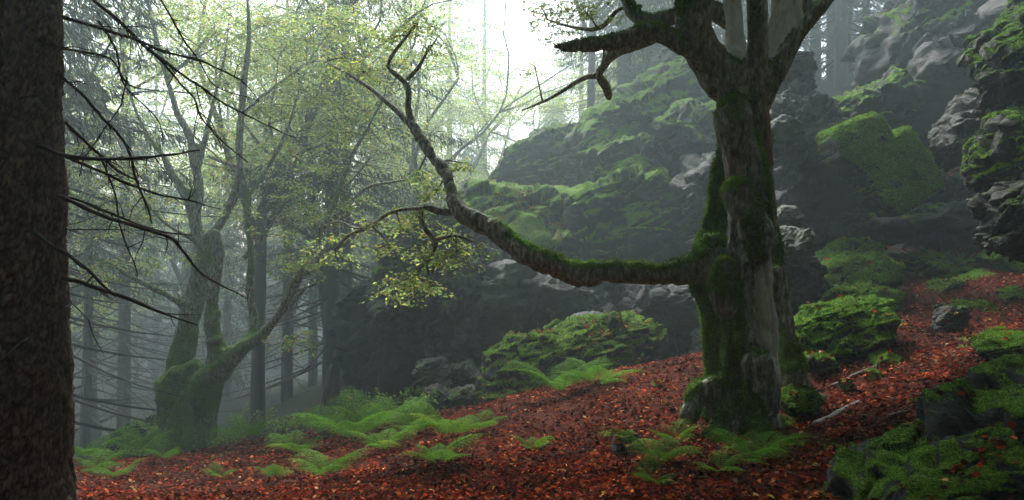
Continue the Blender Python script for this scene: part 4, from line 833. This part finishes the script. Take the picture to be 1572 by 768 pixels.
mb = MB(); [mb.add(*q) for q in LV]; a_, b_, c_ = mb.get()
tag(link('leaves_on_rocks', mesh('leaves_on_rocks', a_, b_, LITTER, cols=c_, smooth=False)), 'loose rust coloured leaves caught on the boulders and ledges', 'fallen leaves', None, 'stuff')

# ------------------------------------------------------------------ moss blades
MOSSC = ([(0.09,0.20,0.014),(0.14,0.28,0.018),(0.22,0.37,0.03),(0.045,0.11,0.010)], [3, 3, 1.4, 2])
def moss_blades(P, Nn, L, w_, rs):
    n = len(P); U = Nn*0.8+rs.randn(n, 3)*0.55+np.array([0, 0, -0.15]); U /= np.linalg.norm(U, axis=1)[:, None]
    Sd = np.cross(U, rs.randn(n, 3)); Sd /= np.linalg.norm(Sd, axis=1)[:, None]; L = (L*rs.uniform(.5, 1.4, n))[:, None]
    V = np.stack([P-Sd*w_-Nn*.004, P+Sd*w_-Nn*.004, P+U*L], 1).reshape(-1, 3); F = np.arange(n*3).reshape(-1, 3)
    return V, F, np.repeat(pal(n, *MOSSC, rs=rs)*(np.clip(0.75+0.9*fbm(P*2.2, 3, 2)+0.7*fbm(P*9, 2, 6), .2, 1.6)[:, None]*np.stack([1+.35*fbm(P*1.7, 2, 8), np.ones(n), np.ones(n)], 1)), 3, axis=0)
rs = np.random.RandomState(15)
for (o, RV, RF, RN, mm) in ROCKS:
    d = o.location[1]
    if d > 15 or mm.max() < .5 or 'pale' in o['label']: continue
    tri = RV[RF]; ar = np.linalg.norm(np.cross(tri[:, 1]-tri[:, 0], tri[:, 2]-tri[:, 0]), axis=1)/2; ms = mm[RF].mean(1); fn = RN[RF[:, 0]]
    vis = (fn*(np.array([0, 0, CAMZ])-tri[:, 0])).sum(1) > -0.6
    wgt = ar*np.where((ms > .42) & vis, ms, 0); tot = wgt.sum()
    if tot < 1e-4: continue
    cnt = int(min(26000 if d < 14 else 14000, tot*(34000/(d/5)**2))); j = rs.choice(len(RF), cnt, p=wgt/tot); bc = rs.dirichlet((1, 1, 1), cnt); P = (tri[j]*bc[:, :, None]).sum(1)
    V, F, C = moss_blades(P, fn[j], 0.016*max(1, d/9), 0.0030*max(1, d/6), rs)
    child(o, 'moss', V, F, MOSSB, cols=C, smooth=False)['kind'] = 'stuff'
j = np.where((MTM > 0.42) & (MTN[:, 1] < 0.45))[0]; j = j[rs.randint(0, len(j), 90000)]
V, F, C = moss_blades(MTV[j]+rs.randn(len(j), 3)*.005, MTN[j], 0.024, 0.0035, rs)
child(mt_root, 'moss', V, F, MOSSB, cols=C, smooth=False)['kind'] = 'stuff'

# ------------------------------------------------------------------ ferns
def frond_mesh(seed, L=0.6, n=16):
    rs = np.random.RandomState(seed); t = np.linspace(0, 1, n); bend = rs.uniform(.75, 1.15)
    A = 1.15-bend*1.35*t; dx = np.cos(A); dz = np.sin(A); x = np.cumsum(dx)*L/n; z = np.cumsum(dz)*L/n
    y = 0.06*L*np.sin(t*2+rs.rand()*3); R = np.stack([x, y, z], 1); mb = MB()
    base = np.array([[0.095, 0.235, 0.02]] if seed < 4 else ([[0.14, 0.22, 0.025]] if seed < 6 else [[0.20, 0.10, 0.03]]))*rs.uniform(.7, 1.25)
    mb.tube(np.c_[R, np.interp(t, [0, 1], [.003, .0008])], 3, (0.10, 0.13, 0.03))
    P = []; U = []; Nn = []; Sz = []
    for i in range(3, n):
        T = R[i]-R[i-1]; T /= np.linalg.norm(T); up = np.array([-T[2], 0, T[0]])
        pl = L*0.30*math.sin(min(1, (t[i]*1.25))*PI*0.80+0.35)*(1-t[i]**3)+0.008
        for sg in (-1, 1):
            dr = np.array([0, sg, 0])*0.93+T*0.38-up*0.10+rs.randn(3)*.04; dr /= np.linalg.norm(dr)
            m = max(3, int(pl/0.0115))
            for k in range(m):
                s = (k+.5)/m; p = R[i]+dr*pl*s-up*0.25*pl*s*s; ll = 0.034*(1-s*.8)*min(1, pl/.08)+.004
                for s2 in (-1, 1):
                    P.append(p); U.append(T*s2*.85+dr*.5); Nn.append(up+rs.randn(3)*.15); Sz.append(ll)
    P = np.array(P); col = base*(1+.3*rs.uniform(-1, 1, (len(P), 1)))*np.array([[1, 1, 1]]); V, F, C = leaf_geo(P, np.array(U), np.array(Nn), np.array(Sz), col, wide=.27, fold=.03, rs=rs)
    mb.add(V, F, C); a_, b_, c_ = mb.get(); return mesh('frond', a_, b_, FERN, cols=c_, smooth=False)
FR = [frond_mesh(s) for s in range(7)]
GFn = 'ferns growing on the slope'
FERNS = [(215,715,10.6,1.1,9,'fern at the foot of the forked beech'),(500,735,7.6,1.0,10,'bushy fern low on the left bank near the picture bottom'),(452,690,9.2,1.0,9,'pale fern at the left end of the fern bank'),(545,672,9.6,1.25,11,'tall bright fern in the middle of the fern bank'),
 (590,700,8.6,1.1,9,'dark fern in front of the tall bright fern'),(640,690,9.2,1.1,10,'olive fern left of the drooping fern'),(690,690,8.6,1.1,9,'fern on the right end of the fern bank'),(672,735,7.4,1.0,6,'drooping fern over the leaves at bottom centre'),
 (735,680,8.8,0.9,6,'lone fern reaching into the red leaves'),(860,622,9.9,1.1,8,'fern in front of the dome boulder'),(915,622,9.7,.95,8,'fern beside the one in front of the dome boulder'),(1010,712,6.2,.95,10,'large bright fern left of the beech foot'),
 (1160,722,5.9,.95,9,'bright fern arching right below the beech foot'),(1035,668,7.0,.7,6,'small dark fern between stone and beech root'),(820,708,7.4,.6,5,'tiny dim fern in the middle of the red litter'),(1000,765,5.4,.6,6,'sparse fern at the bottom edge below the large bright fern'),
 (375,685,11.0,.9,7,'dim fern right of the forked beech'),(150,752,9.0,.9,7,'dark fern by the base of the spruce trunk'),(340,750,8.4,.5,5,'low pale fern tuft on the red leaves at left'),(420,735,8.2,.7,6,'fern tuft on the bank left of the bushy fern'),(128,735,9.6,.9,7,'dark fern tucked right behind the spruce trunk foot'),(185,745,8.6,.7,6,'small dark fern on the bank beside the spruce trunk'),(255,735,9.4,.7,6,'low fern below the forked beech roots'),(560,645,11,1.0,8,'dim fern at the back edge of the fern bank'),(1105,735,5.6,.6,5,'thin fern left of the arching bright fern'),(610,655,10.4,1.0,8,'back row fern below the sloping brown rock'),(490,665,10.6,1.0,8,'back row fern left of the tall bright fern')]
rs = np.random.RandomState(16)
for (px, py, d, sc, nf, lab) in FERNS:
    x, d = atd(px, d); sc *= 0.85+0.35*(d > 10); r = empty('fern', (x, d, float(ground(x, d)[0])-.01)); tag(r, lab, 'fern', GFn); r.scale = (sc,)*3
    a0 = rs.uniform(0, 6)
    for k in range(nf):
        o = link('frond', FR[rs.choice(7, p=[.24, .24, .22, .2, .06, .02, .02])], r); o.rotation_euler = (rs.uniform(-.15, .15), rs.uniform(-.15, .25), a0+k*2*PI/nf+rs.uniform(-.3, .3)); s = rs.uniform(.7, 1.35); o.scale = (s, s, s)

# small leafy herbs
def herb_mesh(seed):
    rs = np.random.RandomState(seed); C = []; mb = MB()
    for k in range(9):
        a = rs.uniform(0, 6.3); h = rs.uniform(.12, .34); e = np.array([math.cos(a)*h*.6, math.sin(a)*h*.6, h]); mb.tube(np.array([[0, 0, 0, .003], [*(e*.5+rs.randn(3)*.02), .0025], [*e, .0015]]), 3, (.08, .11, .03)); C += [e, e*.7+rs.randn(3)*.02]
    V, F, c_ = sprays(np.array(C), 9, .14, .038, rs, pc=([(.10,.2,.03),(.15,.26,.04),(.22,.3,.05)], [2, 2, 1])); mb.add(V, F, c_); a_, b_, c2 = mb.get(); return mesh('leafy_plant', a_, b_, FERN, cols=c2, smooth=False)
HM = [herb_mesh(s) for s in (1, 2, 3)]
for i, (px, d, sc, lab) in enumerate([(560,11.3,1.5,'leafy green plant rising at the back of the fern bank'),(585,11.6,1.3,'leafy plant just right of the back fern'),(355,11.5,1.2,'small leafy plant right of the forked beech foot'),(395,11.8,1.3,'leafy plant between forked beech and fern bank'),(335,11.0,.8,'low herb against the forked beech root'),(430,10.8,1.2,'leafy plant at the left end of the fern bank'),
    (230,11.4,1.0,'herb tuft left of the forked beech foot'),(1212,7.2,.35,'tiny pale seedling right of the big trunk foot'),(1180,7.0,.3,'tiny seedling under the big trunk'),(1345,9.0,.45,'bright low tuft in the brown leaves at right'),(1365,9.8,.5,'olive tuft above the bright low tuft'),(930,7.6,.35,'small sprig in the red leaves by the black stone'),(640,10.9,1.2,'leafy plant in front of the grey stack'),(470,11.2,1.3,'leafy plant behind the pale fern'),(520,11.6,1.2,'leafy plant under the dark spruce stem'),(190,10.4,.9,'dim herb near the valley edge')]):
    x, d = atd(px, d); sc *= 1.2; o = link('leafy_plant', HM[i % 3]); o.location = (x, d, float(ground(x, d)[0])-.01); o.rotation_euler[2] = i; o.scale = (sc,)*3; tag(o, lab, 'plant', 'leafy plants on the slope')

# fallen branches
def stick(pts, d, lab, r=1, sides=8):
    Q = []
    for (a, b, rr_) in pts:
        Q.append([a, b, rr_])
    ch = []
    for (a, dd, rr_) in Q:
        x = at(a, dd); ch.append([x, dd, float(ground(x, dd)[0])+rr_*.6, rr_])
    q = catmull(ch, .04); q[:, :3] += .01*np.stack([fbm(q[:, :3]*8, 2, 1), fbm(q[:, :3]*8, 2, 2), fbm(q[:, :3]*8, 2, 3)], 1); mb = MB(); mb.tube(q, sides); V, F, _ = mb.get()
    o = link('fallen_branch', mesh('fallen_branch', V-np.array(ch[0][:3]), F, LOG)); o.location = ch[0][:3]; tag(o, lab, 'branch', 'fallen branches in the litter')
stick([(1250, 6.9, .035), (1280, 7.15, .04), (1318, 7.4, .03)], 0, 'dark rotten branch lying right of the big trunk')
stick([(1275, 8.2, .02), (1320, 8.35, .022), (1352, 8.5, .015)], 0, 'thin branch half buried in leaves below the moss domed boulder')
stick([(1330, 6.6, .012), (1380, 6.5, .014), (1400, 6.45, .006)], 0, 'slender stick above the foreground rock')
stick([(520, 6.5, .006), (534, 6.9, .006), (548, 7.3, .003)], 0, 'pale twig on the red leaves at bottom centre left')
stick([(560, 6.6, .012), (600, 7.2, .014), (640, 7.7, .008)], 0, 'dark stick under the drooping fern')
q = catmull(px_chain([(510,560,3),(500,600,4),(490,640,5),(482,668,6)], [13.5, 13]), .1); mb = MB(); mb.tube(q, 6); V, F, _ = mb.get()
o = link('leaning_pole', mesh('leaning_pole', V-q[-1, :3], F, LOG)); o.location = q[-1, :3]; tag(o, 'thin brown dead stem leaning beside the dark spruce stem', 'dead stem')

# ------------------------------------------------------------------ haze
X0, X1, Y0, Y1, Z0, Z1 = -68, 72, -40, 98, -9.5, 27
zmin = gz.min(); Z0 = min(Z0, zmin-1)
hv = np.array([(x, y, z) for x in (X0, X1) for y in (Y0, Y1) for z in (Z0, Z1)], float)
hf = np.array([(0, 1, 3, 2), (4, 6, 7, 5), (0, 4, 5, 1), (2, 3, 7, 6), (0, 2, 6, 4), (1, 5, 7, 3)])
hm = bpy.data.materials.new('haze'); hm.use_nodes = True; t = hm.node_tree; t.nodes.clear(); ou = t.nodes.new('ShaderNodeOutputMaterial'); pv = t.nodes.new('ShaderNodeVolumePrincipled')
pv.inputs['Color'].default_value = (0.75, 0.94, 1.0, 1); pv.inputs['Density'].default_value = HAZE_DENSITY; pv.inputs['Anisotropy'].default_value = HAZE_G; t.links.new(pv.outputs[0], ou.inputs['Volume'])
tag(link('haze', mesh('haze', hv, hf, hm, smooth=False)), 'pale fog filling the forest', None, None, 'stuff')
